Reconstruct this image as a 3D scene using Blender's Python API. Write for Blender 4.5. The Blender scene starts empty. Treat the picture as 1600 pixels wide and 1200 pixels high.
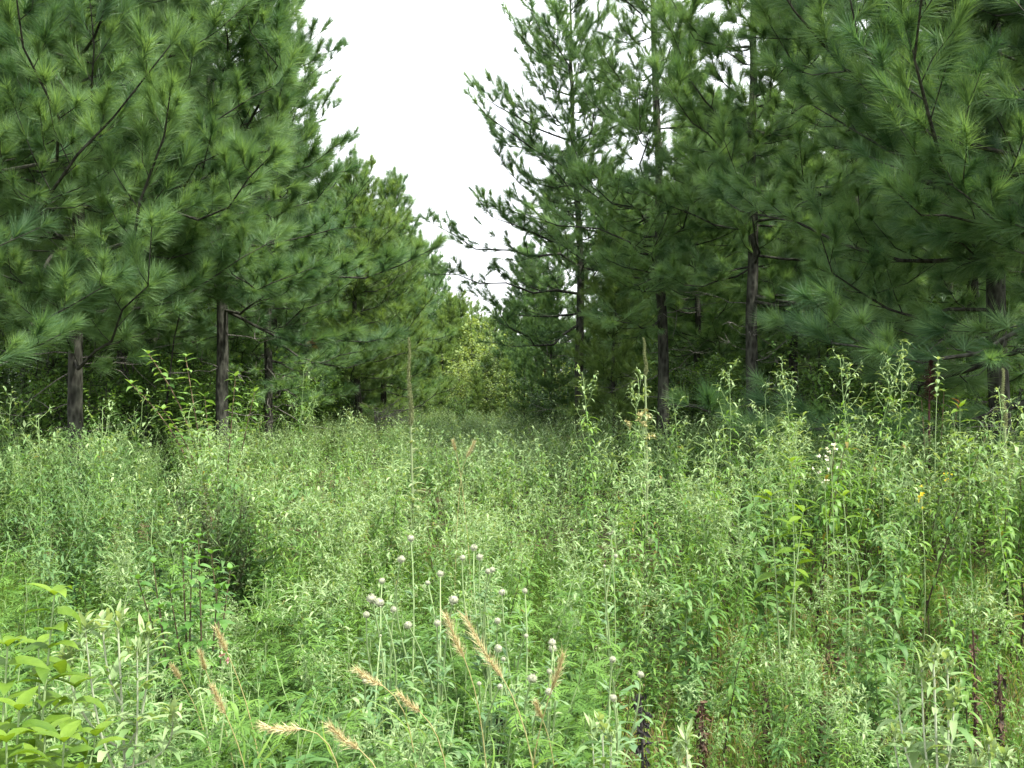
import bpy, math, random
import numpy as np
from mathutils import Vector

sc = bpy.context.scene
COL = sc.collection
rad = math.radians
F = 1560.0          # focal length in photograph pixels (1600 wide)
EYE = 1.70          # camera height
HOR = 600.0         # horizon row in the photograph

# ------------------------------------------------------------------ camera
cam_d = bpy.data.cameras.new("camera")
cam_d.sensor_width = 36.0
cam_d.lens = 36.0 * F / 1600.0
cam_d.clip_start = 0.05
cam_d.clip_end = 3000
cam = bpy.data.objects.new("camera", cam_d)
cam.location = (0, 0, EYE)
cam.rotation_euler = (rad(90), 0, 0)
COL.objects.link(cam)
sc.camera = cam

# ------------------------------------------------------------------ sky and sun
SUN_EL, SUN_AZ = 58.0, 122.0      # azimuth clockwise from +Y (view direction)
w = bpy.data.worlds.new("World")
sc.world = w
w.use_nodes = True
nt = w.node_tree
nt.nodes.clear()
sky = nt.nodes.new("ShaderNodeTexSky")
sky.sky_type = 'NISHITA'
sky.sun_disc = False
sky.sun_elevation = rad(SUN_EL)
sky.sun_rotation = rad(SUN_AZ)
sky.air_density = 1.0
sky.dust_density = 7.0
sky.ozone_density = 1.0
bg = nt.nodes.new("ShaderNodeBackground")
bg.inputs["Strength"].default_value = 0.15
wo = nt.nodes.new("ShaderNodeOutputWorld")
# a bright veil of thin high cloud over the clear sky
cn = nt.nodes.new("ShaderNodeTexNoise"); cn.inputs["Scale"].default_value = 2.2; cn.inputs["Detail"].default_value = 5
tcw = nt.nodes.new("ShaderNodeTexCoord"); nt.links.new(tcw.outputs["Generated"], cn.inputs[0])
cr_ = nt.nodes.new("ShaderNodeMapRange"); cr_.inputs[1].default_value = 0.3; cr_.inputs[2].default_value = 0.7
cr_.inputs[3].default_value = 0.72; cr_.inputs[4].default_value = 0.95
nt.links.new(cn.outputs[0], cr_.inputs[0])
cm = nt.nodes.new("ShaderNodeMix"); cm.data_type = 'RGBA'; cm.inputs[7].default_value = (7.6, 7.8, 8.1, 1)
nt.links.new(cr_.outputs[0], cm.inputs[0]); nt.links.new(sky.outputs[0], cm.inputs[6])
nt.links.new(cm.outputs[2], bg.inputs[0])
nt.links.new(bg.outputs[0], wo.inputs[0])

sun_d = bpy.data.lights.new("sun", 'SUN')
sun_d.energy = 4.0
sun_d.angle = rad(2.0)
sun_d.color = (1.0, 0.955, 0.86)
sun = bpy.data.objects.new("sun", sun_d)
s = Vector((math.sin(rad(SUN_AZ)) * math.cos(rad(SUN_EL)), math.cos(rad(SUN_AZ)) * math.cos(rad(SUN_EL)), math.sin(rad(SUN_EL))))
sun.rotation_euler = s.to_track_quat('Z', 'Y').to_euler()
sun.location = (20, -5, 40)
COL.objects.link(sun)

sc.view_settings.view_transform = 'Standard'
sc.view_settings.look = 'None'
sc.view_settings.exposure = 1.45
sc.view_settings.gamma = 1.0
sc.view_settings.use_curve_mapping = False

sc.render.engine = 'CYCLES'
cy = sc.cycles
cy.max_bounces = 8
cy.diffuse_bounces = 5
cy.glossy_bounces = 2
cy.transmission_bounces = 5
cy.caustics_reflective = False
cy.caustics_refractive = False
cy.sample_clamp_indirect = 6
cy.use_denoising = True
try:
    cy.denoiser = 'OPENIMAGEDENOISE'
    cy.denoising_prefilter = 'ACCURATE'
    cy.denoising_input_passes = 'RGB_ALBEDO_NORMAL'
except Exception:
    pass


def at(px, py, d):
    return np.array([(px - 800.0) / F * d, d, EYE - (py - HOR) / F * d])


def gx(px, d):
    return (px - 800.0) / F * d

# ------------------------------------------------------------------ materials
def new_mat(name):
    m = bpy.data.materials.new(name)
    m.use_nodes = True
    m.node_tree.nodes.clear()
    return m, m.node_tree


def leaf_mat(name, dark, light, trans=0.35, rough=0.5, warm=1.0, rnd=0.35, spec=0.35, tips=None, blotch=0.0):
    """two-colour leaf: a per-leaf attribute and a per-plant random pick the green; thin leaves let light through"""
    m, t = new_mat(name)
    N, L = t.nodes, t.links
    at_ = N.new("ShaderNodeAttribute"); at_.attribute_name = "tint"
    oi = N.new("ShaderNodeObjectInfo")
    a = N.new("ShaderNodeMath"); a.operation = 'MULTIPLY_ADD'
    a.inputs[1].default_value = rnd; a.inputs[2].default_value = -rnd * 0.5
    L.new(oi.outputs["Random"], a.inputs[0])
    b = N.new("ShaderNodeMath"); b.operation = 'ADD'; b.use_clamp = True
    L.new(at_.outputs["Fac"], b.inputs[0]); L.new(a.outputs[0], b.inputs[1])
    if tips:
        # only leaves marked as dry (attribute 1) turn to the dry colour
        lo = N.new("ShaderNodeMath"); lo.operation = 'MINIMUM'; lo.inputs[1].default_value = 0.93
        gt = N.new("ShaderNodeMath"); gt.operation = 'GREATER_THAN'; gt.inputs[1].default_value = 0.97
        mxm = N.new("ShaderNodeMath"); mxm.operation = 'MAXIMUM'
        L.new(b.outputs[0], lo.inputs[0]); L.new(at_.outputs["Fac"], gt.inputs[0])
        L.new(lo.outputs[0], mxm.inputs[0]); L.new(gt.outputs[0], mxm.inputs[1])
        b = mxm
    r = N.new("ShaderNodeValToRGB")
    r.color_ramp.elements[0].color = (*dark, 1)
    r.color_ramp.elements[1].color = (*light, 1)
    if tips:
        e = r.color_ramp.elements.new(0.93); e.color = (*light, 1)
        r.color_ramp.elements[2].position = 0.985
        r.color_ramp.elements[2].color = (*tips, 1)
    L.new(b.outputs[0], r.inputs[0])
    p = N.new("ShaderNodeBsdfPrincipled")
    p.inputs["Roughness"].default_value = rough
    p.inputs["Specular IOR Level"].default_value = spec
    if blotch:
        # mottled blade with pale veins and a few brown spots
        tc = N.new("ShaderNodeTexCoord")
        n1 = N.new("ShaderNodeTexNoise"); n1.inputs["Scale"].default_value = 70; n1.inputs["Detail"].default_value = 5
        L.new(tc.outputs["Object"], n1.inputs[0])
        m1 = N.new("ShaderNodeMath"); m1.operation = 'MULTIPLY_ADD'; m1.inputs[1].default_value = blotch * 1.6; m1.inputs[2].default_value = -blotch * 0.8
        L.new(n1.outputs[0], m1.inputs[0])
        m2 = N.new("ShaderNodeMath"); m2.operation = 'ADD'; m2.use_clamp = True
        L.new(b.outputs[0], m2.inputs[0]); L.new(m1.outputs[0], m2.inputs[1]); L.new(m2.outputs[0], r.inputs[0])
        bp = N.new("ShaderNodeBump"); bp.inputs["Strength"].default_value = 0.6; bp.inputs["Distance"].default_value = 0.004
        L.new(n1.outputs[0], bp.inputs["Height"]); L.new(bp.outputs[0], p.inputs["Normal"])
    L.new(r.outputs[0], p.inputs["Base Color"])
    o = N.new("ShaderNodeOutputMaterial")
    if trans > 0:
        mu = N.new("ShaderNodeMix"); mu.data_type = 'RGBA'; mu.blend_type = 'MULTIPLY'
        mu.inputs[0].default_value = 1.0
        mu.inputs[7].default_value = (1.35 * warm, 1.25, 0.55, 1)
        L.new(r.outputs[0], mu.inputs[6])
        tr = N.new("ShaderNodeBsdfTranslucent")
        L.new(mu.outputs[2], tr.inputs[0])
        mx = N.new("ShaderNodeMixShader"); mx.inputs[0].default_value = trans
        L.new(p.outputs[0], mx.inputs[1]); L.new(tr.outputs[0], mx.inputs[2])
        L.new(mx.outputs[0], o.inputs[0])
    else:
        L.new(p.outputs[0], o.inputs[0])
    return m


def bark_mat(name, c0, c1, scale=1.0):
    m, t = new_mat(name)
    N, L = t.nodes, t.links
    tc = N.new("ShaderNodeTexCoord")
    mp = N.new("ShaderNodeMapping"); mp.inputs["Scale"].default_value = (13 * scale, 13 * scale, 5.0 * scale)
    L.new(tc.outputs["Object"], mp.inputs[0])
    vo = N.new("ShaderNodeTexVoronoi"); vo.inputs["Scale"].default_value = 1.6
    nz = N.new("ShaderNodeTexNoise"); nz.inputs["Scale"].default_value = 1.1; nz.inputs["Detail"].default_value = 6
    L.new(mp.outputs[0], vo.inputs[0]); L.new(mp.outputs[0], nz.inputs[0])
    ad = N.new("ShaderNodeMath"); ad.operation = 'MULTIPLY'
    L.new(vo.outputs["Distance"], ad.inputs[0]); L.new(nz.outputs[0], ad.inputs[1])
    r = N.new("ShaderNodeValToRGB")
    r.color_ramp.elements[0].position = 0.1; r.color_ramp.elements[0].color = (*c0, 1)
    r.color_ramp.elements[1].position = 0.42; r.color_ramp.elements[1].color = (*c1, 1)
    L.new(ad.outputs[0], r.inputs[0])
    bp = N.new("ShaderNodeBump"); bp.inputs["Strength"].default_value = 0.9; bp.inputs["Distance"].default_value = 0.03
    L.new(ad.outputs[0], bp.inputs["Height"])
    p = N.new("ShaderNodeBsdfPrincipled"); p.inputs["Roughness"].default_value = 0.9
    p.inputs["Specular IOR Level"].default_value = 0.2
    # lichen and weathering in patches
    n3 = N.new("ShaderNodeTexNoise"); n3.inputs["Scale"].default_value = 3.0; n3.inputs["Detail"].default_value = 7; n3.inputs["Roughness"].default_value = 0.7
    L.new(tc.outputs["Object"], n3.inputs[0])
    mr = N.new("ShaderNodeMapRange"); mr.inputs[1].default_value = 0.5; mr.inputs[2].default_value = 0.72; mr.inputs[4].default_value = 0.4
    L.new(n3.outputs[0], mr.inputs[0])
    ml = N.new("ShaderNodeMix"); ml.data_type = 'RGBA'; ml.inputs[7].default_value = (c1[0] * 1.35, c1[1] * 1.5, c1[2] * 1.3, 1)
    L.new(mr.outputs[0], ml.inputs[0]); L.new(r.outputs[0], ml.inputs[6])
    L.new(ml.outputs[2], p.inputs["Base Color"]); L.new(bp.outputs[0], p.inputs["Normal"])
    o = N.new("ShaderNodeOutputMaterial"); L.new(p.outputs[0], o.inputs[0])
    return m


def stem_mat(name, low, high, z0, z1):
    """stalk that is one colour at the foot and another higher up, broken by noise"""
    m, t = new_mat(name)
    N, L = t.nodes, t.links
    tc = N.new("ShaderNodeTexCoord")
    sx = N.new("ShaderNodeSeparateXYZ"); L.new(tc.outputs["Object"], sx.inputs[0])
    nz = N.new("ShaderNodeTexNoise"); nz.inputs["Scale"].default_value = 5; L.new(tc.outputs["Object"], nz.inputs[0])
    ad = N.new("ShaderNodeMath"); ad.operation = 'MULTIPLY_ADD'; ad.inputs[1].default_value = 0.5
    L.new(nz.outputs[0], ad.inputs[0]); L.new(sx.outputs["Z"], ad.inputs[2])
    mr = N.new("ShaderNodeMapRange"); mr.inputs[1].default_value = z0 + 0.25; mr.inputs[2].default_value = z1 + 0.25
    L.new(ad.outputs[0], mr.inputs[0])
    mx = N.new("ShaderNodeMix"); mx.data_type = 'RGBA'
    mx.inputs[6].default_value = (*low, 1); mx.inputs[7].default_value = (*high, 1)
    L.new(mr.outputs[0], mx.inputs[0])
    p = N.new("ShaderNodeBsdfPrincipled"); p.inputs["Roughness"].default_value = 0.7
    p.inputs["Specular IOR Level"].default_value = 0.25
    L.new(mx.outputs[2], p.inputs["Base Color"])
    o = N.new("ShaderNodeOutputMaterial"); L.new(p.outputs[0], o.inputs[0])
    return m


def ground_mat():
    m, t = new_mat("soil_and_litter")
    N, L = t.nodes, t.links
    tc = N.new("ShaderNodeTexCoord")
    n1 = N.new("ShaderNodeTexNoise"); n1.inputs["Scale"].default_value = 0.8; n1.inputs["Detail"].default_value = 8
    n2 = N.new("ShaderNodeTexNoise"); n2.inputs["Scale"].default_value = 22; n2.inputs["Detail"].default_value = 8
    L.new(tc.outputs["Object"], n1.inputs[0]); L.new(tc.outputs["Object"], n2.inputs[0])
    r = N.new("ShaderNodeValToRGB")
    r.color_ramp.elements[0].position = 0.3; r.color_ramp.elements[0].color = (0.035, 0.022, 0.014, 1)
    r.color_ramp.elements[1].position = 0.72; r.color_ramp.elements[1].color = (0.21, 0.155, 0.10, 1)
    e = r.color_ramp.elements.new(0.5); e.color = (0.10, 0.075, 0.042, 1)
    L.new(n2.outputs[0], r.inputs[0])
    mx = N.new("ShaderNodeMix"); mx.data_type = 'RGBA'
    mx.inputs[7].default_value = (0.05, 0.075, 0.025, 1)
    mr = N.new("ShaderNodeMapRange"); mr.inputs[1].default_value = 0.42; mr.inputs[2].default_value = 0.62
    L.new(n1.outputs[0], mr.inputs[0]); L.new(mr.outputs[0], mx.inputs[0]); L.new(r.outputs[0], mx.inputs[6])
    bp = N.new("ShaderNodeBump"); bp.inputs["Strength"].default_value = 0.8; bp.inputs["Distance"].default_value = 0.04
    L.new(n2.outputs[0], bp.inputs["Height"])
    p = N.new("ShaderNodeBsdfPrincipled"); p.inputs["Roughness"].default_value = 0.95
    p.inputs["Specular IOR Level"].default_value = 0.1
    L.new(mx.outputs[2], p.inputs["Base Color"]); L.new(bp.outputs[0], p.inputs["Normal"])
    o = N.new("ShaderNodeOutputMaterial"); L.new(p.outputs[0], o.inputs[0])
    return m


MAT = dict(
    needle=leaf_mat("pine_needles", (0.062, 0.14, 0.062), (0.20, 0.335, 0.14), 0.46, 0.45, rnd=0.3, spec=0.4, tips=(0.15, 0.085, 0.03)),
    needle_y=leaf_mat("pine_needles_painted_sunlit", (0.085, 0.16, 0.05), (0.22, 0.335, 0.11), 0.46, 0.45, rnd=0.3, spec=0.4, tips=(0.17, 0.10, 0.03)),  # lit copy of the needles: sunlight put into a yellower green
    bark=bark_mat("pine_bark", (0.012, 0.012, 0.009), (0.056, 0.058, 0.046)),
    twig=bark_mat("grey_dead_wood", (0.07, 0.065, 0.06), (0.26, 0.24, 0.22), 3),
    redtwig=bark_mat("reddish_bark", (0.09, 0.06, 0.04), (0.21, 0.155, 0.10), 4),
    under=leaf_mat("understory_leaf", (0.02, 0.06, 0.018), (0.10, 0.19, 0.042), 0.42, 0.45, rnd=0.6),  # leaf green darkened to deepen the shade under the pines
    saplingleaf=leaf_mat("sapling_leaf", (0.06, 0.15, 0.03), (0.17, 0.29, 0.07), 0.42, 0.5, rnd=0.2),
    sunny=leaf_mat("shrub_leaf_painted_sunlit", (0.12, 0.20, 0.055), (0.29, 0.38, 0.13), 0.46, 0.5, rnd=0.3),  # sunlight at the far end of the gap put into pale leaves
    weed=leaf_mat("weed_leaf", (0.06, 0.155, 0.022), (0.18, 0.32, 0.06), 0.4, 0.55, rnd=0.4, tips=(0.27, 0.21, 0.07)),
    silver=leaf_mat("silvery_leaf", (0.10, 0.195, 0.058), (0.29, 0.385, 0.19), 0.36, 0.6, rnd=0.3, spec=0.3),
    gold=leaf_mat("yellow_green_leaf", (0.06, 0.15, 0.03), (0.17, 0.30, 0.065), 0.42, 0.5, rnd=0.4, tips=(0.2, 0.17, 0.04)),
    blue=leaf_mat("blue_green_leaf_painted_shade", (0.05, 0.125, 0.038), (0.15, 0.26, 0.09), 0.36, 0.55, rnd=0.4),  # blue-green leaves toned darker to stand in for shade on the left weeds
    rag=leaf_mat("feathery_leaf", (0.05, 0.13, 0.02), (0.145, 0.275, 0.05), 0.42, 0.55, rnd=0.4),
    thist=leaf_mat("thistle_leaf", (0.07, 0.15, 0.06), (0.17, 0.27, 0.12), 0.3, 0.6, rnd=0.3),
    broad=leaf_mat("broad_leaf", (0.055, 0.125, 0.012), (0.155, 0.255, 0.028), 0.42, 0.5, rnd=0.15, spec=0.3, blotch=0.5),
    midleaf=leaf_mat("soft_green_leaf", (0.055, 0.14, 0.035), (0.15, 0.27, 0.08), 0.4, 0.55, rnd=0.4),
    dkleaf=leaf_mat("dark_glossy_leaf", (0.04, 0.12, 0.018), (0.11, 0.24, 0.045), 0.35, 0.4, rnd=0.2, spec=0.5),
    dull=leaf_mat("dull_brownish_leaf", (0.045, 0.07, 0.03), (0.115, 0.15, 0.06), 0.25, 0.6, rnd=0.2),
    grass=leaf_mat("grass_blade", (0.055, 0.14, 0.02), (0.19, 0.31, 0.055), 0.4, 0.5, rnd=0.0, tips=(0.33, 0.26, 0.12)),
    dead=leaf_mat("shrivelled_leaf", (0.025, 0.017, 0.012), (0.11, 0.065, 0.04), 0.15, 0.8, rnd=0.3),
    black=leaf_mat("blackened_stalk", (0.012, 0.011, 0.010), (0.035, 0.032, 0.03), 0.0, 0.85, rnd=0.2),
    rye=leaf_mat("dry_seed_head", (0.34, 0.28, 0.12), (0.58, 0.51, 0.29), 0.05, 0.6, warm=1.0, rnd=0.2),
    straw=leaf_mat("straw_stalk", (0.25, 0.24, 0.09), (0.40, 0.36, 0.17), 0.1, 0.6, rnd=0.2),
    bud=leaf_mat("grey_bud", (0.15, 0.165, 0.105), (0.35, 0.365, 0.26), 0.0, 0.75, rnd=0.1, spec=0.2),
    mull=leaf_mat("seed_spike", (0.15, 0.17, 0.08), (0.42, 0.44, 0.27), 0.0, 0.85, rnd=0.15, spec=0.15),
    woolly=leaf_mat("woolly_leaf", (0.16, 0.22, 0.10), (0.30, 0.35, 0.19), 0.25, 0.8, rnd=0.1, spec=0.1),
    sumac=leaf_mat("red_fruit", (0.035, 0.014, 0.012), (0.09, 0.03, 0.025), 0.0, 0.8, rnd=0.1),
    orange=leaf_mat("orange_leaf", (0.35, 0.12, 0.03), (0.5, 0.22, 0.05), 0.4, 0.5, rnd=0.1),
    yellow=leaf_mat("yellow_petal", (0.62, 0.50, 0.03), (0.75, 0.64, 0.06), 0.3, 0.5, rnd=0.1),
    fluff=leaf_mat("white_fluff", (0.6, 0.58, 0.55), (0.85, 0.84, 0.80), 0.3, 0.9, rnd=0.1, spec=0.1),
    pink=leaf_mat("pink_leaf", (0.25, 0.13, 0.12), (0.38, 0.22, 0.20), 0.3, 0.6, rnd=0.1),
    stemA=stem_mat("weed_stalk", (0.06, 0.045, 0.025), (0.16, 0.24, 0.09), 0.2, 0.6),
    stemB=stem_mat("dark_stalk", (0.035, 0.022, 0.016), (0.10, 0.09, 0.04), 0.5, 1.3),
    stemG=stem_mat("green_stalk", (0.12, 0.16, 0.06), (0.20, 0.28, 0.12), 0.0, 0.7),
    stemS=stem_mat("silver_stalk", (0.12, 0.14, 0.08), (0.30, 0.34, 0.23), 0.3, 1.0),
    ground=ground_mat(),
)

# ------------------------------------------------------------------ mesh helpers
def nrm(v):
    v = np.asarray(v, float)
    return v / np.maximum(np.linalg.norm(v, axis=-1, keepdims=True), 1e-9)


class Acc:
    """collects triangles (with a per-vertex tint and a material index), built as ONE mesh"""
    def __init__(self):
        self.v, self.f, self.t, self.m, self.n = [], [], [], [], 0

    def add(self, v, f, t=0.5, mi=0):
        v = np.asarray(v, float).reshape(-1, 3)
        f = np.asarray(f, int).reshape(-1, 3)
        if len(v) == 0:
            return
        self.v.append(v); self.f.append(f + self.n)
        self.t.append(np.broadcast_to(np.asarray(t, float), (len(v),)).copy())
        self.m.append(np.full(len(f), mi)); self.n += len(v)

    def arrays(self):
        return np.concatenate(self.v), np.concatenate(self.f), np.concatenate(self.t), np.concatenate(self.m)

    def mesh(self, name, mats, smooth=False):
        v, f, t, mi = self.arrays()
        me = bpy.data.meshes.new(name)
        me.vertices.add(len(v)); me.vertices.foreach_set("co", v.astype(np.float32).ravel())
        me.loops.add(len(f) * 3); me.loops.foreach_set("vertex_index", f.astype(np.int32).ravel())
        me.polygons.add(len(f)); me.polygons.foreach_set("loop_start", np.arange(0, len(f) * 3, 3, dtype=np.int32))
        for m in (mats if isinstance(mats, (list, tuple)) else [mats]):
            me.materials.append(MAT[m])
        if mi.max() > 0:
            me.polygons.foreach_set("material_index", mi.astype(np.int32))
        if smooth:
            me.polygons.foreach_set("use_smooth", np.ones(len(f), bool))
        at_ = me.attributes.new("tint", 'FLOAT', 'POINT')
        at_.data.foreach_set("value", t.astype(np.float32))
        me.update(); me.validate()
        return me


def link(name, data, parent=None):
    o = bpy.data.objects.new(name, data)
    COL.objects.link(o)
    if parent is not None:
        o.parent = parent
    return o


def tag(o, label, cat, group=None):
    o["label"] = label; o["category"] = cat
    if group:
        o["group"] = group
    return o


def empty(name, loc=(0, 0, 0), rz=0.0):
    o = bpy.data.objects.new(name, None)
    o.empty_display_size = 0.1
    o.location = [float(x) for x in loc]; o.rotation_euler = (0, 0, rz)
    COL.objects.link(o)
    return o


def copy_tree(o, parent=None):
    c = o.copy(); COL.objects.link(c)
    if parent is not None:
        c.parent = parent
    for ch in list(o.children):
        copy_tree(ch, c)
    return c


def tubes(acc, P, R, sides=5, tint=0.5, mi=0):
    """P (n,k,3) polylines, R (n,k) radii"""
    P = np.asarray(P, float); R = np.asarray(R, float)
    if P.ndim == 2:
        P = P[None]; R = R[None]
    n, k, _ = P.shape
    if n == 0:
        return
    T = np.empty_like(P)
    T[:, 1:-1] = P[:, 2:] - P[:, :-2]; T[:, 0] = P[:, 1] - P[:, 0]; T[:, -1] = P[:, -1] - P[:, -2]
    T = nrm(T)
    main = nrm(P[:, -1] - P[:, 0])
    ref = np.where(np.abs(main[:, 2:3]) > 0.75, np.array([[1.0, 0, 0]]), np.array([[0, 0, 1.0]]))[:, None, :]
    A = nrm(np.cross(T, np.broadcast_to(ref, T.shape))); B = np.cross(T, A)
    ang = np.linspace(0, 2 * math.pi, sides, endpoint=False)
    V = P[:, :, None, :] + R[:, :, None, None] * (A[:, :, None, :] * np.cos(ang)[None, None, :, None] + B[:, :, None, :] * np.sin(ang)[None, None, :, None])
    i, j = np.meshgrid(np.arange(k - 1), np.arange(sides), indexing='ij')
    a = i * sides + j; b = i * sides + (j + 1) % sides; c = a + sides; d = b + sides
    f1 = np.stack([np.stack([a, b, d], -1), np.stack([a, d, c], -1)], 2).reshape(-1, 3)
    f = (f1[None] + (np.arange(n) * k * sides)[:, None, None]).reshape(-1, 3)
    tt = np.broadcast_to(np.asarray(tint, float).reshape(-1, 1), (n, k * sides)).ravel()
    acc.add(V.reshape(-1, 3), f, tt, mi)


PROF = {
    'lance': lambda t: np.maximum(np.sin(np.pi * np.clip(t, 0, 1) ** 0.75) ** 0.85, 0.06) * (1 - 0.97 * (t >= 0.999)),
    'ovate': lambda t: np.maximum(np.sin(np.pi * np.clip(t, 0, 1) ** 0.66) ** 1.05, 0.05) * (1 - 0.97 * (t >= 0.999)),
    'blade': lambda t: np.maximum((1 - t ** 2.2), 0.03),
}


def leaves(acc, P, D, U, L, W, droop, K=4, fold=0.3, shape='lance', tint=0.5, mi=0, wave=0.0):
    """curved, folded leaf blades; all arguments are arrays over leaves"""
    P = np.asarray(P, float).reshape(-1, 3); n = len(P)
    if n == 0:
        return
    D = nrm(D).reshape(-1, 3); U = np.broadcast_to(np.asarray(U, float), (n, 3))
    S = nrm(np.cross(D, U) + 1e-6); N = np.cross(S, D)
    L = np.broadcast_to(np.asarray(L, float), (n,)); W = np.broadcast_to(np.asarray(W, float), (n,))
    dr = np.broadcast_to(np.asarray(droop, float), (n,)); dr = np.where(np.abs(dr) < 0.05, 0.05, dr)
    t = np.linspace(0, 1, K + 1)
    th = dr[:, None] * t[None]
    x = np.sin(th) / dr[:, None]; z = -(1 - np.cos(th)) / dr[:, None]
    C = P[:, None] + L[:, None, None] * (D[:, None] * x[..., None] + N[:, None] * z[..., None])
    Nt = D[:, None] * np.sin(th)[..., None] + N[:, None] * np.cos(th)[..., None]
    wd = (W[:, None] * 0.5 * PROF[shape](t)[None])[..., None]
    wv = wave * np.sin(t * 11.0)[None, :, None] * wd
    Lf = C - S[:, None] * wd + Nt * (fold * wd + wv)
    Rt = C + S[:, None] * wd + Nt * (fold * wd - wv)
    V = np.stack([Lf, C, Rt], 2).reshape(n, -1, 3)
    fl = []
    for k in range(K):
        o = 3 * k
        for q in (0, 1):
            a, b, c, d = o + q, o + q + 1, o + q + 4, o + q + 3
            fl += [[a, b, c], [a, c, d]]
    f = (np.array(fl)[None] + (np.arange(n) * 3 * (K + 1))[:, None, None]).reshape(-1, 3)
    tt = np.repeat(np.broadcast_to(np.asarray(tint, float), (n,)), 3 * (K + 1))
    acc.add(V.reshape(-1, 3), f, tt, mi)


def kites(acc, P, D, U, L, W, droop, tint=0.5, mi=0, pos=0.4):
    """four-cornered small leaves bent once"""
    P = np.asarray(P, float).reshape(-1, 3); n = len(P)
    if n == 0:
        return
    D = nrm(D).reshape(-1, 3); U = np.broadcast_to(np.asarray(U, float), (n, 3))
    S = nrm(np.cross(D, U) + 1e-6); N = np.cross(S, D)
    L = np.broadcast_to(np.asarray(L, float), (n,))[:, None]; W = np.broadcast_to(np.asarray(W, float), (n,))[:, None]
    dr = np.broadcast_to(np.asarray(droop, float), (n,))[:, None]
    mid = P + D * L * pos
    tip = P + D * L * (1 - 0.12 * dr ** 2) - N * L * dr * 0.38
    V = np.stack([P, mid - S * W * 0.5, mid + S * W * 0.5, tip], 1)
    f = (np.array([[0, 2, 1], [1, 2, 3]])[None] + (np.arange(n) * 4)[:, None, None]).reshape(-1, 3)
    tt = np.repeat(np.broadcast_to(np.asarray(tint, float), (n,)), 4)
    acc.add(V.reshape(-1, 3), f, tt, mi)


def needles(acc, P, D, L, W, tint, rng, mi=0):
    n = len(P)
    q = nrm(np.cross(D, rng.normal(size=(n, 3))))
    V = np.stack([P - q * W[:, None] * 0.5, P + q * W[:, None] * 0.5, P + D * L[:, None]], 1)
    f = np.arange(n * 3).reshape(-1, 3)
    acc.add(V.reshape(-1, 3), f, np.repeat(tint, 3), mi)


def perp_spread(axis, n, amin, amax, rng):
    """n unit vectors around each axis at angles amin..amax from it; axis (m,3) -> (m,n,3)"""
    m = len(axis)
    r = rng.normal(size=(m, n, 3))
    ax = axis[:, None, :]
    pr = nrm(r - (r * ax).sum(-1, keepdims=True) * ax)
    a = rng.uniform(amin, amax, (m, n))[..., None]
    return ax * np.cos(a) + pr * np.sin(a)


def rotz(v, a):
    c, s_ = np.cos(a), np.sin(a)
    return np.stack([v[..., 0] * c - v[..., 1] * s_, v[..., 0] * s_ + v[..., 1] * c, v[..., 2]], -1)


UP = np.array([0, 0, 1.0])

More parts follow.
